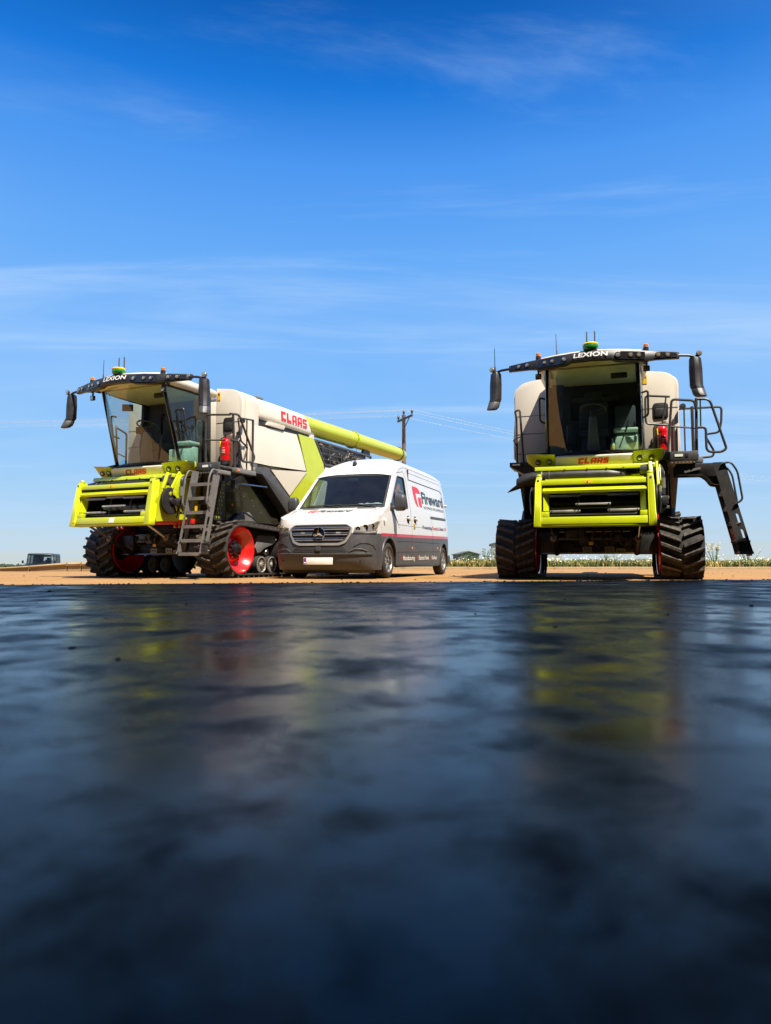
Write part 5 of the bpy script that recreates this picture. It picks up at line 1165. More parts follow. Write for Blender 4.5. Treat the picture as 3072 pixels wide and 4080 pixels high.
    m = MB(); m.bb(1.0, 1.16, -0.25, 0.1, 1.35, 1.94); B('side_bracket', m, 'frame_grey', bevel=0.01)
    # left service rail (both machines)
    def rail(pts, r, rad=0.06, mt='rail_grey'): return MB().tube(fillet(pts, rad), r * 1.15, 8).build('handrail', mt, T)
    rail([(-1.36, 0.28, 2.02), (-1.36, 0.28, 2.90), (-1.35, -0.02, 2.98), (-1.25, -0.12, 2.98), (-1.20, -0.1, 2.02)], 0.017, 0.05)
    rail([(-1.24, -0.11, 2.5), (-1.40, 0.06, 2.48), (-1.37, 0.26, 2.42)], 0.011)
    if var == 'R':
        rail([(0.84, -0.1, 2.72), (0.845, -0.1, 3.09), (1.23, -0.1, 3.045)], 0.016); rail([(0.84, -0.1, 2.74), (0.845, -0.1, 2.61), (1.18, -0.1, 2.565)], 0.016); rail([(1.17, -0.1, 3.04), (1.10, -0.1, 2.57)], 0.011)
        rail([(1.17, -0.05, 2.0), (1.26, -0.05, 3.01), (1.61, -0.05, 2.965), (1.64, -0.05, 2.75)], 0.018); rail([(1.64, -0.05, 3.0), (1.62, -0.05, 1.99)], 0.021); rail([(1.24, -0.05, 2.55), (1.62, -0.05, 2.5)], 0.012)
        rail([(1.30, 0.33, 2.0), (1.32, 0.6, 2.85), (1.36, 0.6, 2.97), (1.64, 0.6, 2.97), (2.11, 0.6, 2.965), (2.10, 0.6, 2.72), (2.06, 0.6, 2.52), (1.87, 0.6, 2.5)], 0.017); rail([(1.64, 0.6, 3.0), (1.645, 0.6, 2.05)], 0.024); rail([(1.51, 0.6, 2.96), (1.51, 0.6, 2.1)], 0.012)
        MB().bb(1.38, 1.66, 0.34, 0.64, 1.965, 2.06).build('platform_extension', 'dark_grey', pl, bevel=0.01)
        rail([(1.64, -0.15, 2.965), (1.83, -0.15, 2.955), (2.06, -0.15, 2.12), (1.98, -0.15, 2.07), (1.76, -0.15, 2.08), (1.76, -0.15, 2.49), (1.63, -0.15, 2.49)], 0.018, 0.09); rail([(1.69, -0.15, 2.955), (1.685, -0.15, 2.49)], 0.011)
        rail([(1.62, 0.2, 2.03), (1.90, 0.2, 2.05), (1.92, 0.2, 2.14), (1.78, 0.1, 2.38)], 0.016)
        # swing arm and ladder turned out sideways
        arm = rounded([(1.25, 1.86), (1.96, 1.855), (1.99, 1.75), (1.90, 1.5), (1.80, 1.52), (1.73, 1.62), (1.66, 1.675), (1.25, 1.68)], 0.03)
        m = MB(); m.prism(arm, 1, -0.50, -0.42); B('ladder_arm', m, 'black_plastic', bevel=0.01); MB().bar((1.38, -0.52, 1.72), (1.62, -0.52, 1.775), 0.02, 0.035).build('arm_rod', 'cast', T)
        m = MB(); m.prism(arm, 1, -0.14, -0.06); B('ladder_arm', m, 'black_plastic', bevel=0.01)
        make_ladder(T, (1.88, -0.12, 1.85), (0, -1, 0), (1, 0, 0), var)
        sheet('ladder_sign', [(0.02, 0.72), (0.44, 0.72), (0.44, 0.86), (0.02, 0.86)], [], lambda u, v: (1.88 + 0.35 * v - 0.075, -0.12 - u, 1.85 - 1.44 * v), 'ext_red', T, thick=0.004)
    else:
        rail([(0.94, -0.1, 1.99), (0.915, -0.1, 3.03), (1.47, -0.1, 2.985)], 0.017); rail([(0.94, -0.1, 2.55), (1.38, -0.1, 2.52)], 0.012)
        rail([(1.62, -0.31, 2.95), (1.62, -0.04, 2.985), (1.62, 0.48, 2.26), (1.62, 0.42, 2.16), (1.62, 0.07, 2.13), (1.62, -0.02, 2.49), (1.62, -0.26, 2.48)], 0.018, 0.08); rail([(1.62, -0.22, 2.96), (1.60, -0.12, 1.98)], 0.020)
        rail([(1.63, 0.11, 2.15), (1.63, 0.235, 2.42), (1.63, 0.02, 2.5), (1.63, -0.085, 2.92), (1.63, 0.41, 2.96)], 0.014, 0.05); rail([(1.62, 0.41, 2.97), (1.62, 0.41, 1.97)], 0.020); rail([(1.60, 0.24, 2.94), (1.60, 0.25, 1.97)], 0.012)
        rail([(1.47, -0.1, 2.985), (1.62, -0.31, 2.95)], 0.016)
        make_ladder(T, (1.32, -0.85, 1.86), (1, 0, 0), (0, -1, 0), var)
        m = MB(); m.bb(1.72, 1.80, -0.86, -0.5, 1.80, 1.87); B('ladder_arm', m, 'mid_grey', bevel=0.01)
        MB().bb(1.50, 1.60, -0.10, 0.0, 1.62, 1.78).build('swing_lock', 'chassis', T)
        MB().cyl((1.45, 0.0, 1.74), (1.62, 0.9, 1.74), 0.014, 8).build('swing_cylinder', 'bright_steel', T)
    # round work lamp at the tank edge
    MB().lathe((1.46, 0.30, 2.95), (0.3, -1, 0), [(-0.06, 0.02), (-0.02, 0.05), (0.02, 0.05), (0.025, 0)], 16).build('rear_work_lamp', 'black_plastic', T)
    MB().bb(1.30, 1.33, 0.33, 0.36, 2.05, 2.75).build('hose_trunk', 'dark_grey', T); MB().bb(1.36, 1.375, 0.335, 0.358, 2.02, 2.6).build('hose_trunk', 'black_plastic', T)
    return T

L_POS, L_AZ = (-4.152, 13.559), 23.75
R_POS, R_AZ = (3.611, 12.187), 17.56
def local(pos, az, p):
    a = R_(az); return Vector((pos[0] + p[0] * math.cos(a) + p[1] * math.sin(a), pos[1] - p[0] * math.sin(a) + p[1] * math.cos(a), p[2]))
make_combine('left of two cream and lime combine harvesters, front ladder down, auger tube behind van', L_POS, L_AZ, 'L')
make_combine('right of two cream and lime combine harvesters, ladder swung out sideways, facing the camera', R_POS, R_AZ, 'R')

def extinguisher(label, pos, az):
    w = local(pos, az, (1.12, 0.24, 2.10)); T = thing('fire_extinguisher', label, 'extinguisher', w, -R_(az), 'fire extinguishers on the combines')
    MB().lathe((0, 0, 0), (0, 0, 1), [(0.10, 0.088), (0.44, 0.088), (0.48, 0.078), (0.51, 0.05), (0.525, 0.03)], 26).build('cylinder', 'ext_red', T)
    MB().lathe((0, 0, 0), (0, 0, 1), [(0.0, 0.075), (0.02, 0.092), (0.099, 0.092)], 26).build('base_boot', 'black_plastic', T)
    MB().lathe((0, 0, 0), (0, 0, 1), [(0.52, 0.025), (0.56, 0.025), (0.565, 0.015)], 14).build('valve', 'steel', T)
    MB().bar((-0.03, 0, 0.565), (0.06, -0.04, 0.585), 0.02, 0.015).build('lever', 'black_plastic', T)
    MB().tube(fillet([(-0.02, 0, 0.55), (-0.10, -0.02, 0.52), (-0.105, -0.02, 0.30), (-0.10, -0.01, 0.18)], 0.06), 0.011, 8).build('hose', 'black_plastic', T)
    MB().tube([(-0.085, -0.045, 0.47), (-0.075, -0.055, 0.36)], 0.012, 8).build('safety_tag', 'globe_yellow', T)
    for z0, z1, mt in ((0.405, 0.412, 'black_plastic'), (0.20, 0.207, 'black_plastic')):
        MB().lathe((0, 0, 0), (0, 0, 1), [(z0, 0.0885), (z0, 0.091), (z1, 0.091), (z1, 0.0885)], 26).build('strap', mt, T)
    for z, wd in ((0.285, 0.07), (0.265, 0.05), (0.24, 0.06), (0.33, 0.045)):
        m = MB(); k = 5
        for i in range(k):
            a0 = -1.35 + (i / k - 0.5) * wd * 12; a1 = a0 + wd * 12 / k * 0.7; m.add([(0.0892 * math.cos(a), 0.0892 * math.sin(a), zz) for a, zz in ((a0, z), (a1, z), (a1, z + 0.011), (a0, z + 0.011))], [(0, 1, 2, 3)])
        m.build('label_print', 'letter_white', T, smooth=False, normals=False)
    MB().bb(-0.05, 0.05, 0.075, 0.125, 0.30, 0.36).build('wall_bracket', 'black_plastic', T)
extinguisher('red fire extinguisher mounted beside the cab of the left combine', L_POS, L_AZ)
extinguisher('red fire extinguisher mounted beside the cab of the right combine', R_POS, R_AZ)
# ------------------------------------------------------------------ white delivery van
V_POS, V_AZ = (-0.81, 12.95), 17.9
VAN = thing('delivery_van', 'white high roof delivery van with grey lower half and red stripe, parked between the combines', 'van', (V_POS[0], V_POS[1], 0), -R_(V_AZ))
WBASE = 4.22; YC = -0.45; VW = 0.925; NE = 3.0
def side_w(y, z):
    w = interp([0.1, 0.5, 1.0, 1.3, 1.95, 2.25], [0.905, 0.93, 0.925, 0.897, 0.80, 0.757], z)
    if y > 4.1: w -= 0.07 * ((y - 4.1) / 0.85) ** 2
    if y < 0.6 and z > 1.0: w -= 0.0
    return w
def A_(z): return interp([0.1, 0.2, 0.30, 0.45, 0.6, 0.8, 0.95, 1.12], [0.42, 0.50, 0.55, 0.57, 0.555, 0.53, 0.49, 0.40], z)
def front(ph, z, off=0.0):
    s, c = math.sin(ph), math.cos(ph); x = VW * math.copysign(abs(s) ** (2 / NE), s); y = YC - A_(z) * abs(c) ** (2 / NE)
    return Vector((x + off * s, y - off * c, z))
def phi(x): return math.copysign(math.asin((abs(x) / VW) ** (NE / 2)), x)
def fx(x, z, off=0.0): return front(phi(x), z, off)
SL = 0.022
def up(p): return (p[0], p[1] - SL * p[0])
def vside(s): return lambda u, v: (s * side_w(u, v + SL * u), u, v + SL * u)
def arc(cy, cz, r, a0, a1, n): return [(cy + r * math.cos(R_(lerp(a0, a1, i / n))), cz + r * math.sin(R_(lerp(a0, a1, i / n)))) for i in range(n + 1)]
side_out = [(-0.45, 0.20)] + arc(0, 0.31, 0.41, 185, -12, 18) + arc(WBASE, 0.32, 0.41, 192, -5, 18) + [(4.90, 0.30), (4.97, 0.6), (4.99, 1.2), (4.96, 1.8), (4.90, 2.1), (4.84, 2.23), (3.0, 2.225), (1.35, 2.20), (1.18, 2.17), (1.05, 2.12), (0.76, 1.955), (0.36, 1.60), (-0.02, 1.265), (-0.25, 1.19), (-0.45, 1.095)]
win = rounded([(0.20, 1.335), (1.30, 1.335), (1.30, 1.94), (0.86, 1.93)], [0.03, 0.05, 0.06, 0.05], 4)
cutsv = tuple(sorted(set([0.74, 0.797, 0.3, 0.45, 0.6, 0.95, 1.1, 1.2, 1.3, 1.45, 1.6, 1.75, 1.9, 2.0])))
for s in (-1, 1):
    sp = sheet('side_panel', [up(p) for p in side_out], [[up(p) for p in win]], vside(s), ['white_paint', 'stripe_red', 'van_grey'], VAN, cuts_u=(-0.2, 0.45, 1.5, 2.5, 3.5, 4.1, 4.3, 4.5, 4.7, 4.85), cuts_v=cutsv, matfn=lambda u, v: 2 if v < 0.74 else (1 if v < 0.797 else 0), ang=28)
    def strip(name, pts, w, m, off=0.002, parent=sp, s=s):
        mb = MB(); k = len(pts)
        for (a, b) in zip(pts, pts[1:]):
            d = Vector((b[0] - a[0], b[1] - a[1])); n2 = Vector((-d.y, d.x)).normalized() * w / 2; q = 6
            for i in range(q):
                c0 = (lerp(a[0], b[0], i / q), lerp(a[1], b[1], i / q)); c1 = (lerp(a[0], b[0], (i + 1) / q), lerp(a[1], b[1], (i + 1) / q))
                mb.add([(s * (side_w(c[0], c[1]) + off), c[0], c[1]) for c in ((c0[0] - n2.x, c0[1] - n2.y), (c1[0] - n2.x, c1[1] - n2.y), (c1[0] + n2.x, c1[1] + n2.y), (c0[0] + n2.x, c0[1] + n2.y))], [(0, 1, 2, 3)])
        return mb.build(name, m, parent, smooth=False, normals=False)
    strip('door_seam', [(0.30, 0.74), (0.24, 1.05), (0.16, 1.28)], 0.008, 'seam'); strip('door_seam', [(1.47, 0.26), (1.48, 1.3), (1.44, 1.95), (1.30, 2.07), (0.86, 2.0)], 0.009, 'seam'); strip('door_seam', [(3.15, 0.27), (3.15, 1.28)], 0.008, 'seam'); strip('door_seam', [(0.45, 0.47), (3.8, 0.53)], 0.007, 'seam'); strip('door_seam', [(0.48, 0.67), (1.47, 0.69), (3.72, 0.71)], 0.010, 'seam')
    strip('roof_gutter', [(1.66, 2.088), (2.2, 2.10), (4.70, 2.12)], 0.007, 'number_dark'); strip('panel_crease', [(0.80, 1.975), (1.0, 2.07), (1.2, 2.13), (1.45, 2.165), (1.9, 2.18), (4.6, 2.20)], 0.006, 'mid_grey'); strip('panel_crease', [(0.5, 0.985), (4.9, 1.03)], 0.006, 'mid_grey', 0.0015)
    strip('upper_rail', [(1.60, 1.945), (4.30, 1.965), (4.50, 1.93), (4.56, 1.80), (4.60, 1.30)], 0.018, 'seam', 0.003); rl = strip('slide_rail', [(3.05, 1.265), (4.62, 1.30)], 0.05, 'black_plastic', 0.006); strip('slide_rail_edge', [(3.06, 1.262), (4.60, 1.297)], 0.012, 'mid_grey', 0.009, parent=rl)
    # door glass and its rubber surround
    sheet('door_window', win, [], lambda u, v, s=s: (s * (side_w(u, v) - 0.012), u, v), 'van_glass', VAN, cuts_v=(1.5, 1.7, 1.85))
    MB().tube([Vector((s * (side_w(y, z) - 0.002), y, z)) for y, z in win], 0.012, 6, closed=True).build('window_rubber', 'black_plastic', VAN)
    MB().bar((s * 0.885, 0.53, 1.35), (s * 0.83, 0.53, 1.64), 0.025, 0.03).build('quarter_post', 'black_plastic', VAN)
    # handles
    for yy, zz in ((1.23, 1.11), (1.74, 1.125)):
        if s < 0 and yy > 1.5: continue
        c = Vector((s * (side_w(yy, zz) + 0.001), yy, zz)); hd1 = MB().lathe(c, (s, 0, 0), [(0, 0.085), (0.004, 0.083), (0.005, 0.0)], 22).build('handle_recess', 'seam', VAN); m = MB(); m.bar(c + Vector((s * 0.02, -0.07, 0.035)), c + Vector((s * 0.022, 0.07, -0.005)), 0.03, 0.05, up=(s, 0, 0)); m.build('door_handle', 'white_paint', hd1, bevel=0.012)
    for yy in (1.47, 3.57): MB().box((s * (side_w(yy, 0.56) + 0.004), yy, 0.565 if yy < 2 else 0.60), (0.008, 0.07, 0.05)).build('marker_lamp', 'amber', sp, bevel=0.003)
    # black wedge under the mirror
    sheet('mirror_trim', [(0.16, 1.23), (0.36, 1.19), (0.62, 0.92), (0.56, 0.98), (0.30, 1.15)], [], lambda u, v, s=s: (s * (side_w(u, v) + 0.004), u, v), 'black_plastic', VAN, thick=0.003)
    sheet('mirror_trim', [(0.10, 1.22), (0.34, 1.20), (0.26, 1.36), (0.16, 1.36)], [], lambda u, v, s=s: (s * (side_w(u, v) + 0.006), u, v), 'black_plastic', VAN, thick=0.003)
    # door mirror
    m = MB(); m.rings([[(s * 0.885, 0.14 + a, 1.25 + b) for a, b in ((0, 0), (0.10, 0), (0.10, 0.06), (0, 0.06))], [(s * 1.03, 0.18 + a, 1.235 + b) for a, b in ((0, 0), (0.07, 0), (0.07, 0.05), (0, 0.05))]]); ma = m.build('mirror_arm', 'bumper_grey', VAN, bevel=0.01)
    def mr(z, x0, x1, y0, y1): return [(s * x, y, z) for x, y in rounded([(x0, y0 + 0.02), (x0 + 0.02, y0), (x1 - 0.03, y0), (x1, y0 + 0.04), (x1, y1), (x0, y1)], 0.02, 3)]
    m = MB(); m.rings([mr(1.215, 0.99, 1.12, 0.19, 0.27), mr(1.235, 0.97, 1.15, 0.165, 0.28), mr(1.30, 0.965, 1.165, 0.155, 0.285), mr(1.42, 0.965, 1.165, 0.155, 0.285), mr(1.485, 0.975, 1.155, 0.165, 0.283), mr(1.515, 1.00, 1.13, 0.19, 0.275)]); mh = m.build('door_mirror', 'bumper_grey', VAN, ang=50)
    MB().bb(s * 1.065 - 0.085, s * 1.065 + 0.085, 0.2855, 0.289, 1.25, 1.48).build('mirror_glass', 'chrome', mh)
    # A pillar skin between screen and side
    def ap(u, v, s=s):
        t = v; zz = lerp(1.262, 1.958, t); ye = lerp(-0.02, 0.76, t); a = Vector((s * side_w(ye, zz), ye, zz)); b = Vector((s * lerp(0.835, 0.742, t), lerp(0.02, 0.765, t) - 0.02, lerp(1.275, 1.962, t))); return a.lerp(b, u)
    m = MB(); m.grid(ap, 2, 10); m.build('a_pillar', 'white_paint', VAN)
    # wheels
    for yy in (0.0, WBASE):
        o = Vector((s * 0.815, yy, 0.318)); ax = Vector((s, 0, 0))
        wheel = MB().lathe(o, ax, [(-0.10, 0.20), (-0.105, 0.235), (-0.10, 0.28), (-0.085, 0.307), (-0.06, 0.317), (-0.058, 0.312), (-0.035, 0.312), (-0.033, 0.318), (-0.005, 0.319), (-0.003, 0.313), (0.003, 0.313), (0.005, 0.319), (0.033, 0.318), (0.035, 0.312), (0.058, 0.312), (0.06, 0.317), (0.085, 0.307), (0.10, 0.285), (0.108, 0.25), (0.10, 0.222), (0.09, 0.215)], 44, caps=False).build('tyre', 'rubber', VAN, ang=25)
        MB().lathe(o, ax, [(-0.09, 0.21), (0.02, 0.205), (0.05, 0.19), (0.05, 0.0)], 32).build('rim_well', 'dark_grey', wheel)
        MB().lathe(o, ax, [(0.085, 0.216), (0.094, 0.205), (0.075, 0.195), (0.05, 0.19)], 36, caps=False).build('rim_ring', 'roller_grey', wheel)
        m = MB()
        for k in range(6):
            for dd in (-0.18, 0.18):
                a = 2 * math.pi * k / 6 + dd; u = Vector((0, math.cos(a), math.sin(a))); b = 2 * math.pi * k / 6 + dd * 0.75; u2 = Vector((0, math.cos(b), math.sin(b))); tn = Vector((0, -math.sin(a), math.cos(a)))
                m.bar(o + u2 * 0.05 + ax * 0.072, o + u * 0.202 + ax * 0.078, 0.042, 0.016, up=tn.cross(u))
        m.lathe(o, ax, [(0.05, 0.075), (0.08, 0.07), (0.088, 0.045), (0.088, 0.0)], 20); m.build('wheel_trim', 'bright_steel', wheel)
        MB().lathe(o, ax, [(0.088, 0.036), (0.094, 0.034), (0.095, 0)], 18).build('hub_cap', 'mid_grey', wheel)
        # arch liner
        al = MB(); al.grid(lambda u, v: Vector((s * lerp(0.55, side_w(yy, 0.5) - 0.012, v), yy + 0.405 * math.cos(R_(190 - 200 * u)), 0.312 + 0.405 * math.sin(R_(190 - 200 * u)))), 20, 1); al.build('arch_liner', 'black_plastic', VAN)
        m = MB(); rs = []
        for i in range(21):
            a = R_(188 - 196 * i / 20); cz = 0.31 if yy < 1 else 0.32
            rs.append([Vector((s * (side_w(yy + r * math.cos(a), cz + r * math.sin(a)) + o_), yy + r * math.cos(a), cz + r * math.sin(a))) for r, o_ in ((0.405, -0.012), (0.408, 0.010), (0.455, 0.007), (0.46, -0.002))])
        m.rings(rs); m.build('arch_trim', 'van_grey', VAN)
# lettering on the side facing right
def vs_(y0, z0, slope=SL, off=0.0045): return lambda x, y: (side_w(y0 + x, z0 + y + slope * x) + off, y0 + x, z0 + y + slope * x)
lettering('lettering', 'Fireward', vs_(2.50, 1.545), 'logo_dark', VAN, width=2.0, height=0.245, bold=0.03)
lettering('lettering', 'AUTOMATIC FIRE SUPPRESSION', vs_(2.56, 1.425), 'logo_dark', VAN, width=1.93, height=0.060, bold=0.0)
pr_ = [('Protecting', 'logo_dark', 2.30, 0.78), ('People', 'logo_orange', 3.15, 0.50), ('& Assets', 'logo_dark', 3.71, 0.47), ('24/7', 'logo_red', 4.26, 0.30)]
for t_, m_, y0, w_ in pr_: lettering('lettering', t_, vs_(y0, 0.985 + SL * (y0 - 2.3)), m_, VAN, width=w_, height=0.075, bold=0.012)
for t_, y0, w_ in (('Manufacturing', 0.86, 0.82), ('Electrical Panels', 1.98, 0.82), ('Kitchens', 3.06, 0.46)):
    lettering('lettering', t_, vs_(y0, 0.325 + 0.012 * (y0 - 0.8), 0.012), 'letter_white', VAN, width=w_, height=0.085, bold=0.022)
    f = vs_(y0 - 0.15, 0.325 + 0.012 * (y0 - 0.8), 0.012); m = MB(); m.add([f(0.10 * a, 0.09 * b) for a, b in ((0.0, 0.55), (0.18, 0.72), (0.38, 0.42), (0.85, 1.0), (1.0, 0.86), (0.42, 0.10))], [(0, 5, 2, 1), (2, 5, 4, 3)]); m.build('tick_mark', 'logo_red', VAN, smooth=False, normals=False)
def emblem(fn, w, h, name='emblem'):
    m = MB(); P = [fn(a * w, b * h) for a, b in [(0, 1), (0.50, 1), (0.72, 0.96), (0.90, 0.86), (1.0, 0.70), (0.34, 0.70), (0.40, 0.30), (0.48, 0.06), (0.54, -0.02), (0.36, 0.02), (0.20, 0.14), (0.10, 0.34), (0.03, 0.65)]]
    m.add(P, [(0, 12, 5, 1), (1, 5, 2), (2, 5, 3), (3, 5, 4), (12, 11, 6, 5), (11, 10, 7, 6), (10, 9, 8, 7)])
    m.add([fn(a * w, b * h) for a, b in [(0.62, 0.50), (1.0, 0.50), (1.0, 0.0), (0.70, 0.02), (0.62, 0.18)]], [(0, 4, 3, 2, 1)])
    return m.build(name, 'logo_red', VAN, smooth=False, normals=False)
emblem(vs_(1.84, 1.43), 0.60, 0.41)
m = MB(); f = vs_(1.60, 0.94); m.add([f(0, 0), f(0.13, 0), f(0.13, 0.13), f(0, 0.13)], [(0, 1, 2, 3)]); yl = m.build('yellow_sticker', 'yellow_label', VAN, smooth=False, normals=False)
for z in (0.02, 0.045, 0.085): m = MB(); f = vs_(1.62, 0.94 + z, off=0.0065); m.add([f(0, 0), f(0.09, 0), f(0.09, 0.012), f(0, 0.012)], [(0, 1, 2, 3)]); m.build('sticker_print', 'seam', yl, smooth=False, normals=False)
# nose: bumper and painted upper fascia
def ztop(ph): return lerp(0.985, 1.095, abs(math.sin(ph)) ** 3)
HP = math.pi / 2
m = MB(); m.grid(lambda u, v: front(lerp(-HP, HP, u), lerp(0.155, 0.775, v), 0.012 * math.sin(math.pi * min(1, v * 1.02)) ** 0.5), 48, 18); bump = m.build('bumper', 'bumper_grey', VAN, ang=45)
m = MB(); m.grid(lambda u, v: front(lerp(-HP, HP, u), lerp(0.765, ztop(lerp(-HP, HP, u)), v)), 48, 6); m.build('front_fascia', 'white_paint', VAN, ang=45)
m = MB(); rs = []
for i in range(33):
    x = lerp(-0.86, 0.86, i / 32); rs.append([fx(x, 0.400, 0.004), fx(x, 0.408, 0.030), fx(x, 0.432, 0.032), fx(x, 0.446, 0.006)])
m.rings(rs); m.build('bumper_ledge', 'bumper_grey', bump)
sheet('air_intake', rounded([(-0.50, 0.452), (0.50, 0.452), (0.43, 0.535), (0.30, 0.552), (-0.30, 0.552), (-0.43, 0.535)], 0.02), [], lambda u, v: fx(u, v, 0.018), 'seam', bump, cuts_u=[x / 10 for x in range(-5, 6)])
for k in range(4): z = 0.468 + 0.022 * k; MB().tube([fx(lerp(-0.44, 0.44, i / 12), z, 0.019) for i in range(13)], 0.004, 5).build('intake_slat', 'dark_grey', bump)
MB().bb(-0.045, 0.045, YC - 0.57 - 0.045, YC - 0.57 + 0.02, 0.47, 0.545).build('radar_cover', 'bumper_grey', bump, bevel=0.008)
for s in (-1, 1):
    pts = [(0.60, 0.545), (0.70, 0.60), (0.80, 0.60), (0.87, 0.56), (0.895, 0.50)]
    MB().tube([fx(s * a, b, 0.012) for a, b in pts], 0.010, 6).build('bumper_crease', 'black_plastic', bump)
    MB().tube([fx(s * a, b, 0.014) for a, b in [(0.52, 0.46), (0.62, 0.505), (0.72, 0.50), (0.80, 0.47)]], 0.014, 6).build('bumper_fold', 'bumper_grey', bump)
    for xx, zz in ((0.36, 0.30), (0.70, 0.31)): c = fx(s * xx, zz, 0.012); MB().cyl(c, c + Vector((0, -0.006, 0)), 0.014, 10).build('parking_sensor', 'seam', bump)
m = MB(); m.grid(lambda u, v: front(lerp(-1.35, 1.35, u), lerp(0.10, 0.16, v), -0.05), 24, 1); m.build('bumper_lip', 'black_plastic', bump)
# number plate, left blank but for its blue band
pz = YC - 0.57 - 0.022
plt_ = MB().bb(-0.265, 0.265, pz - 0.012, pz, 0.245, 0.362).build('number_plate', 'plate_white', VAN, bevel=0.004)
MB().bb(-0.258, -0.212, pz - 0.0145, pz - 0.0125, 0.252, 0.356).build('plate_band', 'plate_blue', plt_); MB().bb(-0.25, -0.22, pz - 0.0165, pz - 0.0148, 0.265, 0.29).build('band_letters', 'plate_white', plt_); MB().bb(-0.25, -0.22, pz - 0.0165, pz - 0.0148, 0.315, 0.342).build('band_flag', 'logo_red', plt_)
# grille
go = rounded([(-0.47, 0.925), (0.47, 0.925), (0.575, 0.86), (0.55, 0.75), (0.47, 0.61), (0.36, 0.565), (-0.36, 0.565), (-0.47, 0.61), (-0.55, 0.75), (-0.575, 0.86)], 0.03, 4)
gi = rounded([(-0.46, 0.912), (0.46, 0.912), (0.545, 0.86), (0.515, 0.75), (0.44, 0.64), (0.345, 0.605), (-0.345, 0.605), (-0.44, 0.64), (-0.515, 0.75), (-0.545, 0.86)], 0.03, 4)
gcu = [x / 10 for x in range(-5, 6)]
grl = sheet('grille', go, [], lambda u, v: fx(u, v, 0.006), 'seam', VAN, cuts_u=gcu, cuts_v=(0.65, 0.75, 0.85))
sheet('grille_frame', go, [gi[::-1]], lambda u, v: fx(u, v, 0.014 + 0.020 * max(0, (0.86 - v) / 0.3)), 'roller_grey', grl, cuts_u=gcu, cuts_v=(0.65, 0.75, 0.85), thick=0.01)
for z, hw in ((0.865, 0.52), (0.835, 0.515), (0.775, 0.50), (0.745, 0.49), (0.685, 0.455), (0.655, 0.43)):
    m = MB(); m.rings([[fx(x, z - 0.011, 0.010), fx(x, z - 0.004, 0.030), fx(x, z + 0.008, 0.028), fx(x, z + 0.012, 0.010)] for x in [lerp(-hw, hw, i / 20) for i in range(21)]]); m.build('grille_slat', 'steel' if z in (0.865, 0.775, 0.685) else 'mid_grey', grl)
c = fx(0, 0.765, 0.045)
star = MB().lathe(c, (0, -1, 0), [(-0.03, 0.105), (0.0, 0.112), (0.012, 0.106), (0.013, 0.094), (0.0, 0.092)], 36, caps=False).build('emblem_ring', 'chrome', grl)
MB().lathe(c, (0, -1, 0), [(-0.02, 0.10), (-0.012, 0.0)], 30).build('emblem_disc', 'seam', star)
m = MB()
for k in range(3):
    a = math.pi / 2 + k * 2 * math.pi / 3; t = c + Vector((0.098 * math.cos(a), -0.002, 0.098 * math.sin(a)))
    l = c + Vector((0.022 * math.cos(a + 1.05), -0.002, 0.022 * math.sin(a + 1.05))); r = c + Vector((0.022 * math.cos(a - 1.05), -0.002, 0.022 * math.sin(a - 1.05))); pk = c + Vector((0, -0.018, 0))
    m.add([pk, l, t, r], [(0, 2, 1), (0, 3, 2)])
m.build('emblem_star', 'chrome', star, smooth=False, normals=False)
for xx in (-0.30, 0.34): MB().hexa([fx(xx - 0.04, 0.765, 0.031), fx(xx + 0.04, 0.765, 0.031), fx(xx + 0.04, 0.765, 0.02), fx(xx - 0.04, 0.765, 0.02), fx(xx - 0.04, 0.79, 0.031), fx(xx + 0.04, 0.79, 0.031), fx(xx + 0.04, 0.79, 0.02), fx(xx - 0.04, 0.79, 0.02)]).build('grille_lamp', 'led_glass', grl)
# headlamps
for s in (-1, 1):
    ol = [(phi(0.585), 0.805), (phi(0.80), 0.795), (phi(0.90), 0.815), (1.30, 0.865), (1.50, 0.985), (1.28, 0.975), (phi(0.86), 0.935), (phi(0.70), 0.892), (phi(0.60), 0.872)]
    ol = rounded(ol, 0.012, 2); cu_ = [0.55 + 0.06 * k for k in range(17)]
    hl = sheet('headlamp', ol, [], lambda u, v, s=s: front(s * u, v, 0.004), 'roller_grey', VAN, cuts_u=cu_)
    for xx, zz, r in ((0.655, 0.845, 0.040), (0.765, 0.865, 0.055), (0.855, 0.895, 0.042)):
        c = fx(s * xx, zz, 0.008); d = Vector((s * 0.35, -1, 0)); MB().lathe(c, d, [(0.0, r), (0.004, r * 0.96), (-0.012, r * 0.55), (-0.002, r * 0.3), (0.004, 0)], 20).build('reflector', 'chrome', hl)
    m = MB(); m.grid(lambda u, v, s=s: front(s * lerp(1.12, 1.36, u), lerp(0.86, 0.95, v), 0.006), 4, 2); m.build('indicator', 'lamp_glass', hl)
    sheet('lamp_lens', ol, [], lambda u, v, s=s: front(s * u, v, 0.018), 'clear_lens', hl, cuts_u=cu_)
    sheet('lamp_surround', [(phi(0.585), 0.795), (phi(0.80), 0.780), (phi(0.90), 0.795), (1.30, 0.845), (1.34, 0.825), (phi(0.90), 0.765), (phi(0.58), 0.765)], [], lambda u, v, s=s: front(s * u, v, 0.014), 'bumper_grey', hl, cuts_u=cu_)
    c = Vector((s * 0.925, -0.30, 1.02)); MB().lathe(c, (s, -0.4, 0), [(-0.02, 0.02), (0.02, 0.034), (0.035, 0.03), (0.04, 0)], 12).build('side_repeater', 'plate_white', VAN)
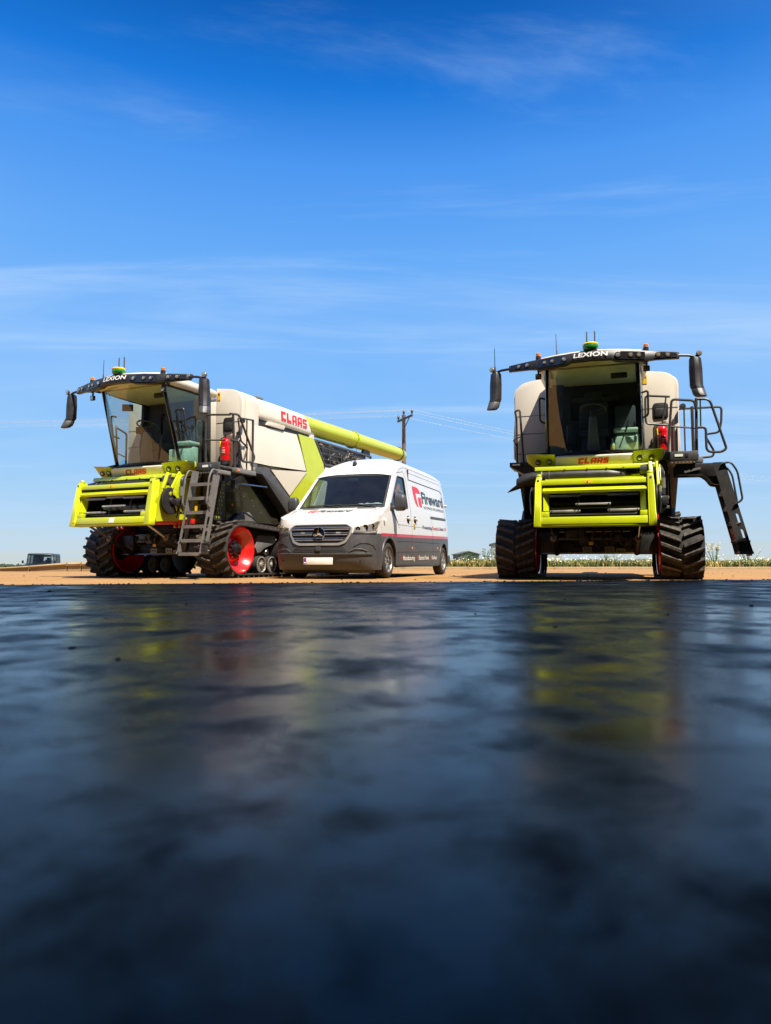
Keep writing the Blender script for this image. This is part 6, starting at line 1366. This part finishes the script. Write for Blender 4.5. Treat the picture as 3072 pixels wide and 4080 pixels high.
# bonnet
def hood(xn, t, off=0.0):
    ph = phi(xn * VW); pf = front(ph, ztop(ph)); xb = 0.888 * xn; pb = Vector((xb, -0.085 + 0.085 * xn * xn, 1.268))
    p = pf.lerp(pb, t); p.z += 0.050 * math.sin(math.pi * min(1, t ** 0.62)) * (1 - abs(xn) ** 5) + off
    return p
m = MB(); m.grid(lambda u, v: hood(2 * u - 1, v), 40, 16); bon = m.build('bonnet', 'white_paint', VAN, ang=50)
for s in (-1, 1):
    MB().tube([hood(s * lerp(0.74, 0.90, t), t, 0.002) for t in [i / 10 for i in range(11)]], 0.004, 4).build('bonnet_seam', 'seam', bon)
    m = MB(); m.grid(lambda u, v, s=s: hood(s * lerp(0.42, 0.80, u), lerp(0.84, 0.93, v), 0.004), 6, 1); m.build('bonnet_vent', 'black_plastic', bon)
def hfn(x0, t0, sc): return lambda x, y: hood((x0 + x + 0.25 * y) / 0.90, t0 + y * sc, 0.004)
lettering('lettering', 'Fireward', hfn(-0.26, 0.47, 2.6), 'logo_dark', VAN, width=0.62, height=0.075, bold=0.03)
lettering('lettering', 'AUTOMATIC FIRE SUPPRESSION', hfn(-0.27, 0.40, 2.6), 'logo_dark', VAN, width=0.62, height=0.018)
emblem(hfn(-0.46, 0.39, 2.0), 0.16, 0.14)
# windscreen
def wsv(u, t, off=0.0):
    xn = 2 * u - 1; return Vector((xn * lerp(0.835, 0.742, t), lerp(-0.10 + 0.10 * xn * xn, 0.655 + 0.09 * xn * xn, t) - off, lerp(1.272, 1.962, t) + off * 0.6 - 0.0 * t))
m = MB(); m.grid(wsv, 24, 12); m.build('windscreen', 'van_glass', VAN)
m = MB()
for i in range(24):
    for (ta, tb) in ((0.0, 0.05), (0.955, 1.0)): m.add([wsv(i / 24, ta, 0.002), wsv((i + 1) / 24, ta, 0.002), wsv((i + 1) / 24, tb, 0.002), wsv(i / 24, tb, 0.002)], [(0, 1, 2, 3)])
for ua, ub in ((0, 0.025), (0.975, 1.0)):
    for i in range(12): m.add([wsv(ua, i / 12, 0.0022), wsv(ub, i / 12, 0.0022), wsv(ub, (i + 1) / 12, 0.0022), wsv(ua, (i + 1) / 12, 0.0022)], [(0, 1, 2, 3)])
m.build('screen_border', 'seam', VAN, normals=False)
for a, b in ((0.10, 0.52), (0.50, 0.92)):
    w_ = MB().tube([wsv(lerp(a, b, i / 8), 0.045 + 0.02 * i / 8, 0.018) for i in range(9)], 0.009, 5).build('wiper', 'seam', VAN)
    MB().tube([wsv(b - 0.02, 0.0, 0.01), wsv((a + b) / 2, 0.06, 0.025)], 0.010, 5).build('wiper_arm', 'seam', w_)
# roof
def sm_(xs_, ys_, x):
    for i in range(len(xs_) - 1):
        if x <= xs_[i + 1]: t = (x - xs_[i]) / (xs_[i + 1] - xs_[i]); return lerp(ys_[i], ys_[i + 1], t)
    return ys_[-1]
def roof(u, v):
    xn = 2 * u - 1; y = 0.70 + 4.22 * (v ** 1.6)
    ze = sm_([0.70, 0.76, 1.05, 1.18, 1.35, 3, 4.84, 4.95], [1.915, 1.955, 2.12, 2.17, 2.20, 2.225, 2.23, 2.16], y); zc = sm_([0.70, 0.80, 0.95, 1.10, 1.25, 1.40, 1.60, 1.9, 4.3, 4.7, 4.95], [1.975, 2.045, 2.145, 2.235, 2.305, 2.355, 2.395, 2.42, 2.46, 2.44, 2.40], y)
    xe = side_w(y, ze); yy = y - (0.05 * (1 - xn * xn) if y < 1.2 else 0) * (1 if y < 0.9 else (1.2 - y) / 0.3)
    return Vector((xe * math.sin(xn * HP) ** 1 if False else xe * xn, yy, ze + (zc - ze) * (1 - abs(xn) ** 3.4)))
m = MB(); m.grid(roof, 36, 40); m.build('roof', 'white_paint', VAN, ang=60)
m = MB(); m.grid(lambda u, v: roof(u, 0).lerp(wsv(u, 1.0), v), 24, 1); m.build('roof_lip', 'white_paint', VAN)
# rear doors
rd = [(-0.84, 0.30), (0.84, 0.30), (0.855, 1.0), (0.83, 1.3), (0.74, 1.95), (0.66, 2.28), (0.4, 2.38), (-0.4, 2.38), (-0.66, 2.28), (-0.74, 1.95), (-0.83, 1.3), (-0.855, 1.0)]
sheet('rear_doors', rd, [], lambda u, v: (u, 4.955 - 0.05 * abs(u) ** 3, v), 'white_paint', VAN, thick=0.02)
MB().bb(-0.90, 0.90, 4.86, 5.02, 0.26, 0.46).build('rear_bumper', 'bumper_grey', VAN, bevel=0.03)
for s in (-1, 1):
    MB().bb(s * 0.76 - 0.06, s * 0.76 + 0.06, 4.92, 4.985, 0.62, 1.05).build('tail_lamp', 'red_paint', VAN, bevel=0.02); MB().lathe((s * 0.775, 4.93, 1.66), (s * 1.0, 0.5, 0), [(0, 0.035), (0.05, 0.03), (0.055, 0)], 12).build('door_hinge', 'steel', VAN)
    MB().bar((s * 0.90, 0.48, 0.215), (s * 0.90, WBASE - 0.48, 0.235), 0.05, 0.05).build('sill', 'black_plastic', VAN, bevel=0.01)
# underside and cabin
MB().bb(-0.54, 0.54, -0.55, 4.8, 0.20, 0.40).build('underbody', 'chassis', VAN, bevel=0.02)
MB().bb(-0.86, 0.86, 0.45, 3.7, 0.25, 0.42).build('floor_pan', 'chassis', VAN)
MB().bb(-0.8, 0.8, 1.62, 1.66, 0.43, 2.15).build('bulkhead', 'interior', VAN)
m = MB(); m.rings([[(x, y, z) for y, z in ((-0.02, 1.20), (0.30, 1.255), (0.42, 1.20), (0.44, 1.0), (-0.02, 1.0))] for x in (-0.80, -0.6, 0.0, 0.6, 0.80)]); ds = m.build('dashboard', 'interior_grey', VAN, bevel=0.02)
m = MB(); m.rings([[(-0.42 + 0.20 * sc * math.cos(a), 0.22, 1.235 + 0.085 * sc * max(0, math.sin(a))) for a in [math.pi * k / 8 for k in range(9)]], [(-0.42 + 0.20 * math.cos(a), 0.40, 1.235 + 0.085 * max(0, math.sin(a))) for a in [math.pi * k / 8 for k in range(9)]]] if False else [[(-0.42 + 0.19 * math.cos(a), y, 1.225 + 0.075 * math.sin(a)) for a in [math.pi * k / 8 for k in range(9)]] for y in (0.16, 0.40)]); m.build('instrument_hood', 'mid_grey', ds)
c = Vector((-0.42, 0.52, 1.22)); ax_ = Vector((0, 0.55, 0.85)).normalized(); u_, v_, _ = frame_to(ax_); m = MB(); m.tube([c + u_ * (0.19 * math.cos(a)) + v_ * (0.19 * math.sin(a)) for a in [2 * math.pi * k / 24 for k in range(24)]], 0.015, 8, closed=True)
for a in (0.2, 2.9, -1.6): m.tube([c, c + u_ * (0.18 * math.cos(a)) + v_ * (0.18 * math.sin(a))], 0.014, 6)
m.build('steering_wheel', 'interior', VAN)
for x in (-0.42, 0.22, 0.58):
    st = MB().box((x, 1.15, 1.32), (0.46 if x < 0 else 0.36, 0.14, 0.72)).build('seat', 'seat_cloth', VAN, bevel=0.05); MB().box((x, 1.16, 1.76), (0.24, 0.09, 0.17)).build('headrest', 'seat_cloth', st, bevel=0.04); MB().box((x, 0.88, 0.92), (0.46 if x < 0 else 0.36, 0.5, 0.16)).build('seat_cushion', 'seat_cloth', st, bevel=0.04)
MB().box((0.0, 0.62, 1.86), (0.20, 0.05, 0.07)).build('rear_view_unit', 'interior', VAN, bevel=0.015); MB().bb(-0.70, 0.70, 0.75, 1.6, 1.97, 1.985).build('headliner', 'interior_grey', VAN)
# roof aerial
m = MB(); m.rings([[(-0.11 + a * w, 1.02 + b * w * 1.8, z) for a, b in ((-1, -1), (1, -1), (1, 1), (-1, 1))] for z, w in ((2.16, 0.035), (2.24, 0.03), (2.285, 0.012))]); m.build('aerial_base', 'black_plastic', VAN, bevel=0.006)
MB().tube([(-0.11, 1.03, 2.27), (-0.11, 1.06, 2.40), (-0.11, 1.13, 2.66)], [0.007, 0.005, 0.004], 6).build('aerial', 'black_plastic', VAN)
MB().tube([(-0.12, 1.0, 2.25), (-0.26, 0.98, 2.31)], 0.004, 5).build('aerial_stub', 'black_plastic', VAN)
# papers left on the dashboard (things of their own)
pw = local(V_POS, V_AZ, (0.45, 0.20, 1.258)); PP = thing('paper_stack', 'crumpled pale green and red papers lying on the van dashboard', 'papers', pw, -R_(V_AZ))
random.seed(2)
for k in range(6):
    m = MB(); ox, oy = random.uniform(-0.12, 0.10), random.uniform(-0.04, 0.06); rz = random.uniform(-0.5, 0.5)
    m.grid(lambda u, v: (ox + (u - 0.5) * 0.34 * math.cos(rz) - (v - 0.5) * 0.2 * math.sin(rz), oy + (u - 0.5) * 0.2 * math.sin(rz) + (v - 0.5) * 0.2 * math.cos(rz), 0.006 + 0.016 * k + 0.03 * abs(math.sin(5 * u + k)) * v + 0.02 * v), 6, 4)
    m.build('paper_sheet', 'paper_red' if k == 1 else 'paper', PP, smooth=False, normals=False)
jw = local(V_POS, V_AZ, (0.74, 1.16, 1.40)); JK = thing('work_jacket', 'orange and yellow work jacket hung behind the van passenger window', 'jacket', jw, -R_(V_AZ))
m = MB(); m.rings([[(0.05 * w * math.cos(a), 0.16 * w * math.sin(a), z) for a in [2 * math.pi * k / 10 for k in range(10)]] for z, w in ((0.0, 0.9), (0.12, 1.0), (0.28, 0.85), (0.40, 0.5), (0.45, 0.2))]); m.build('jacket_body', 'amber', JK); MB().bb(-0.056, 0.056, -0.13, 0.13, 0.25, 0.29).build('reflective_band', 'yellow_label', JK)
# ------------------------------------------------------------------ dark green off-road car beyond the low wall
cx, cy = -23.6, 49.0
CAR = thing('off_road_car', 'dark green boxy off road car parked behind the low wall', 'car', (cx, cy, terrain(cx, cy)), R_(14))
cb = MB(); cb.prism([(-0.95, 0.55), (-1.95, 0.55), (-2.0, 0.7), (-2.0, 1.10), (-0.95, 1.18)] if False else [(-1.05, 0.5), (2.1, 0.5), (2.1, 1.18), (-1.05, 1.18)], 0, -0.80, 0.80)
body = cb.build('body', 'lr_green', CAR, bevel=0.03)
MB().prism([(-2.0, 0.55), (-1.06, 0.55), (-1.06, 1.20), (-1.9, 1.16), (-2.0, 1.10)], 0, -0.62, 0.62).build('bonnet', 'lr_green', CAR, bevel=0.03)
for s in (-1, 1):
    MB().prism([(-1.98, 0.60), (-1.06, 0.60), (-1.06, 1.12), (-1.92, 1.10)], 0, s * 0.625, s * 0.80).build('wing', 'lr_green', CAR, bevel=0.03)
    MB().lathe((s * 0.68, -1.99, 0.92), (0, -1, 0), [(0, 0.09), (0.02, 0.085), (0.03, 0)], 16).build('headlamp', 'led_glass', CAR)
    MB().box((s * 1.0, -0.98, 1.36), (0.13, 0.05, 0.20)).build('door_mirror', 'black_plastic', CAR, bevel=0.02); MB().bar((s * 0.80, -0.98, 1.24), (s * 0.97, -0.98, 1.30), 0.02, 0.02).build('mirror_stalk', 'black_plastic', CAR)
    for y in (-1.35, 1.2):
        w = MB().lathe((s * 0.70, y, 0.38), (s, 0, 0), [(-0.11, 0.22), (-0.12, 0.36), (-0.08, 0.385), (0.08, 0.385), (0.12, 0.36), (0.11, 0.22)], 24, caps=False).build('tyre', 'rubber', CAR); MB().lathe((s * 0.70, y, 0.38), (s, 0, 0), [(-0.1, 0.22), (0.05, 0.2), (0.06, 0.1), (0.09, 0.0)], 20).build('rim', 'mid_grey', w)
    # upright cab posts and side glass
    for y0, y1 in ((-0.98, -0.92), (-0.1, -0.02), (0.78, 0.86), (2.0, 2.08)): MB().hexa([(s * 0.74, y0, 1.18), (s * 0.795, y0, 1.18), (s * 0.795, y1, 1.18), (s * 0.74, y1, 1.18), (s * 0.68, y0 + 0.12 * (y0 < -0.5), 1.84), (s * 0.735, y0 + 0.12 * (y0 < -0.5), 1.84), (s * 0.735, y1 + 0.12 * (y0 < -0.5), 1.84), (s * 0.68, y1 + 0.12 * (y0 < -0.5), 1.84)]).build('window_post', 'lr_green', CAR)
    for y0, y1 in ((-0.90, -0.11), (-0.01, 0.77)): MB().add([(s * 0.775, y0, 1.2), (s * 0.775, y1, 1.2), (s * 0.715, y1, 1.82), (s * 0.715, y0 + 0.1, 1.82)], [(0, 1, 2, 3)]).build('side_window', 'car_glass', CAR, normals=False)
    MB().hexa([(s * 0.76, 0.87, 1.19), (s * 0.79, 0.87, 1.19), (s * 0.79, 1.99, 1.19), (s * 0.76, 1.99, 1.19), (s * 0.70, 0.87, 1.83), (s * 0.73, 0.87, 1.83), (s * 0.73, 1.99, 1.83), (s * 0.70, 1.99, 1.83)]).build('rear_side_panel', 'black_plastic', CAR)
m = MB(); m.add([(-0.73, -0.95, 1.22), (0.73, -0.95, 1.22), (0.67, -0.83, 1.80), (-0.67, -0.83, 1.80)], [(0, 1, 2, 3)]); m.build('windscreen', 'car_glass', CAR, normals=False)
MB().bb(-0.76, 0.76, -1.0, -0.93, 1.17, 1.23).build('screen_sill', 'lr_green', CAR, bevel=0.01)
m = MB(); m.rings([[(x * w, y0, z) for x in (-1, 1)] + [(x * w, y1, z) for x in (1, -1)] for z, w, y0, y1 in ((1.80, 0.76, -0.88, 2.1), (1.86, 0.76, -0.88, 2.1), (1.93, 0.68, -0.78, 2.04))]); m.build('roof', 'lr_green', CAR, bevel=0.03)
for s in (-0.35, 0.25): MB().tube([(s - 0.2, -0.97, 1.26), (s + 0.22, -0.955, 1.34)], 0.012, 5).build('wiper', 'black_plastic', CAR)
MB().bb(-0.30, 0.30, -2.03, -2.0, 0.72, 1.06).build('grille', 'black_plastic', CAR, bevel=0.01); MB().bb(-0.85, 0.85, -2.12, -2.0, 0.48, 0.60).build('bumper', 'black_plastic', CAR, bevel=0.02)
MB().box((0.0, -0.6, 1.68), (0.2, 0.03, 0.06)).build('rear_view_mirror', 'black_plastic', CAR)
for x in (-0.38, 0.38): st = MB().box((x, 0.1, 1.25), (0.42, 0.12, 0.5)).build('seat', 'seat_cloth', CAR, bevel=0.03); MB().box((x, 0.1, 1.58), (0.24, 0.09, 0.15)).build('headrest', 'seat_cloth', st, bevel=0.03)
MB().lathe((0, 2.12, 1.2), (0, 1, 0), [(0, 0.2), (0.02, 0.37), (0.16, 0.37), (0.18, 0.2)], 22).build('spare_wheel', 'rubber', CAR)
MB().bb(-0.70, 0.70, -0.80, 1.9, 1.19, 1.24).build('cabin_floor', 'interior', CAR)
sheet('rear_panel', [(-0.74, 1.18), (0.74, 1.18), (0.70, 1.84), (-0.70, 1.84)], [[(-0.34, 1.42), (-0.30, 1.72), (0.34, 1.72), (0.36, 1.42)]], lambda u, v: (u, 2.05, v), 'lr_green', CAR, thick=0.03)
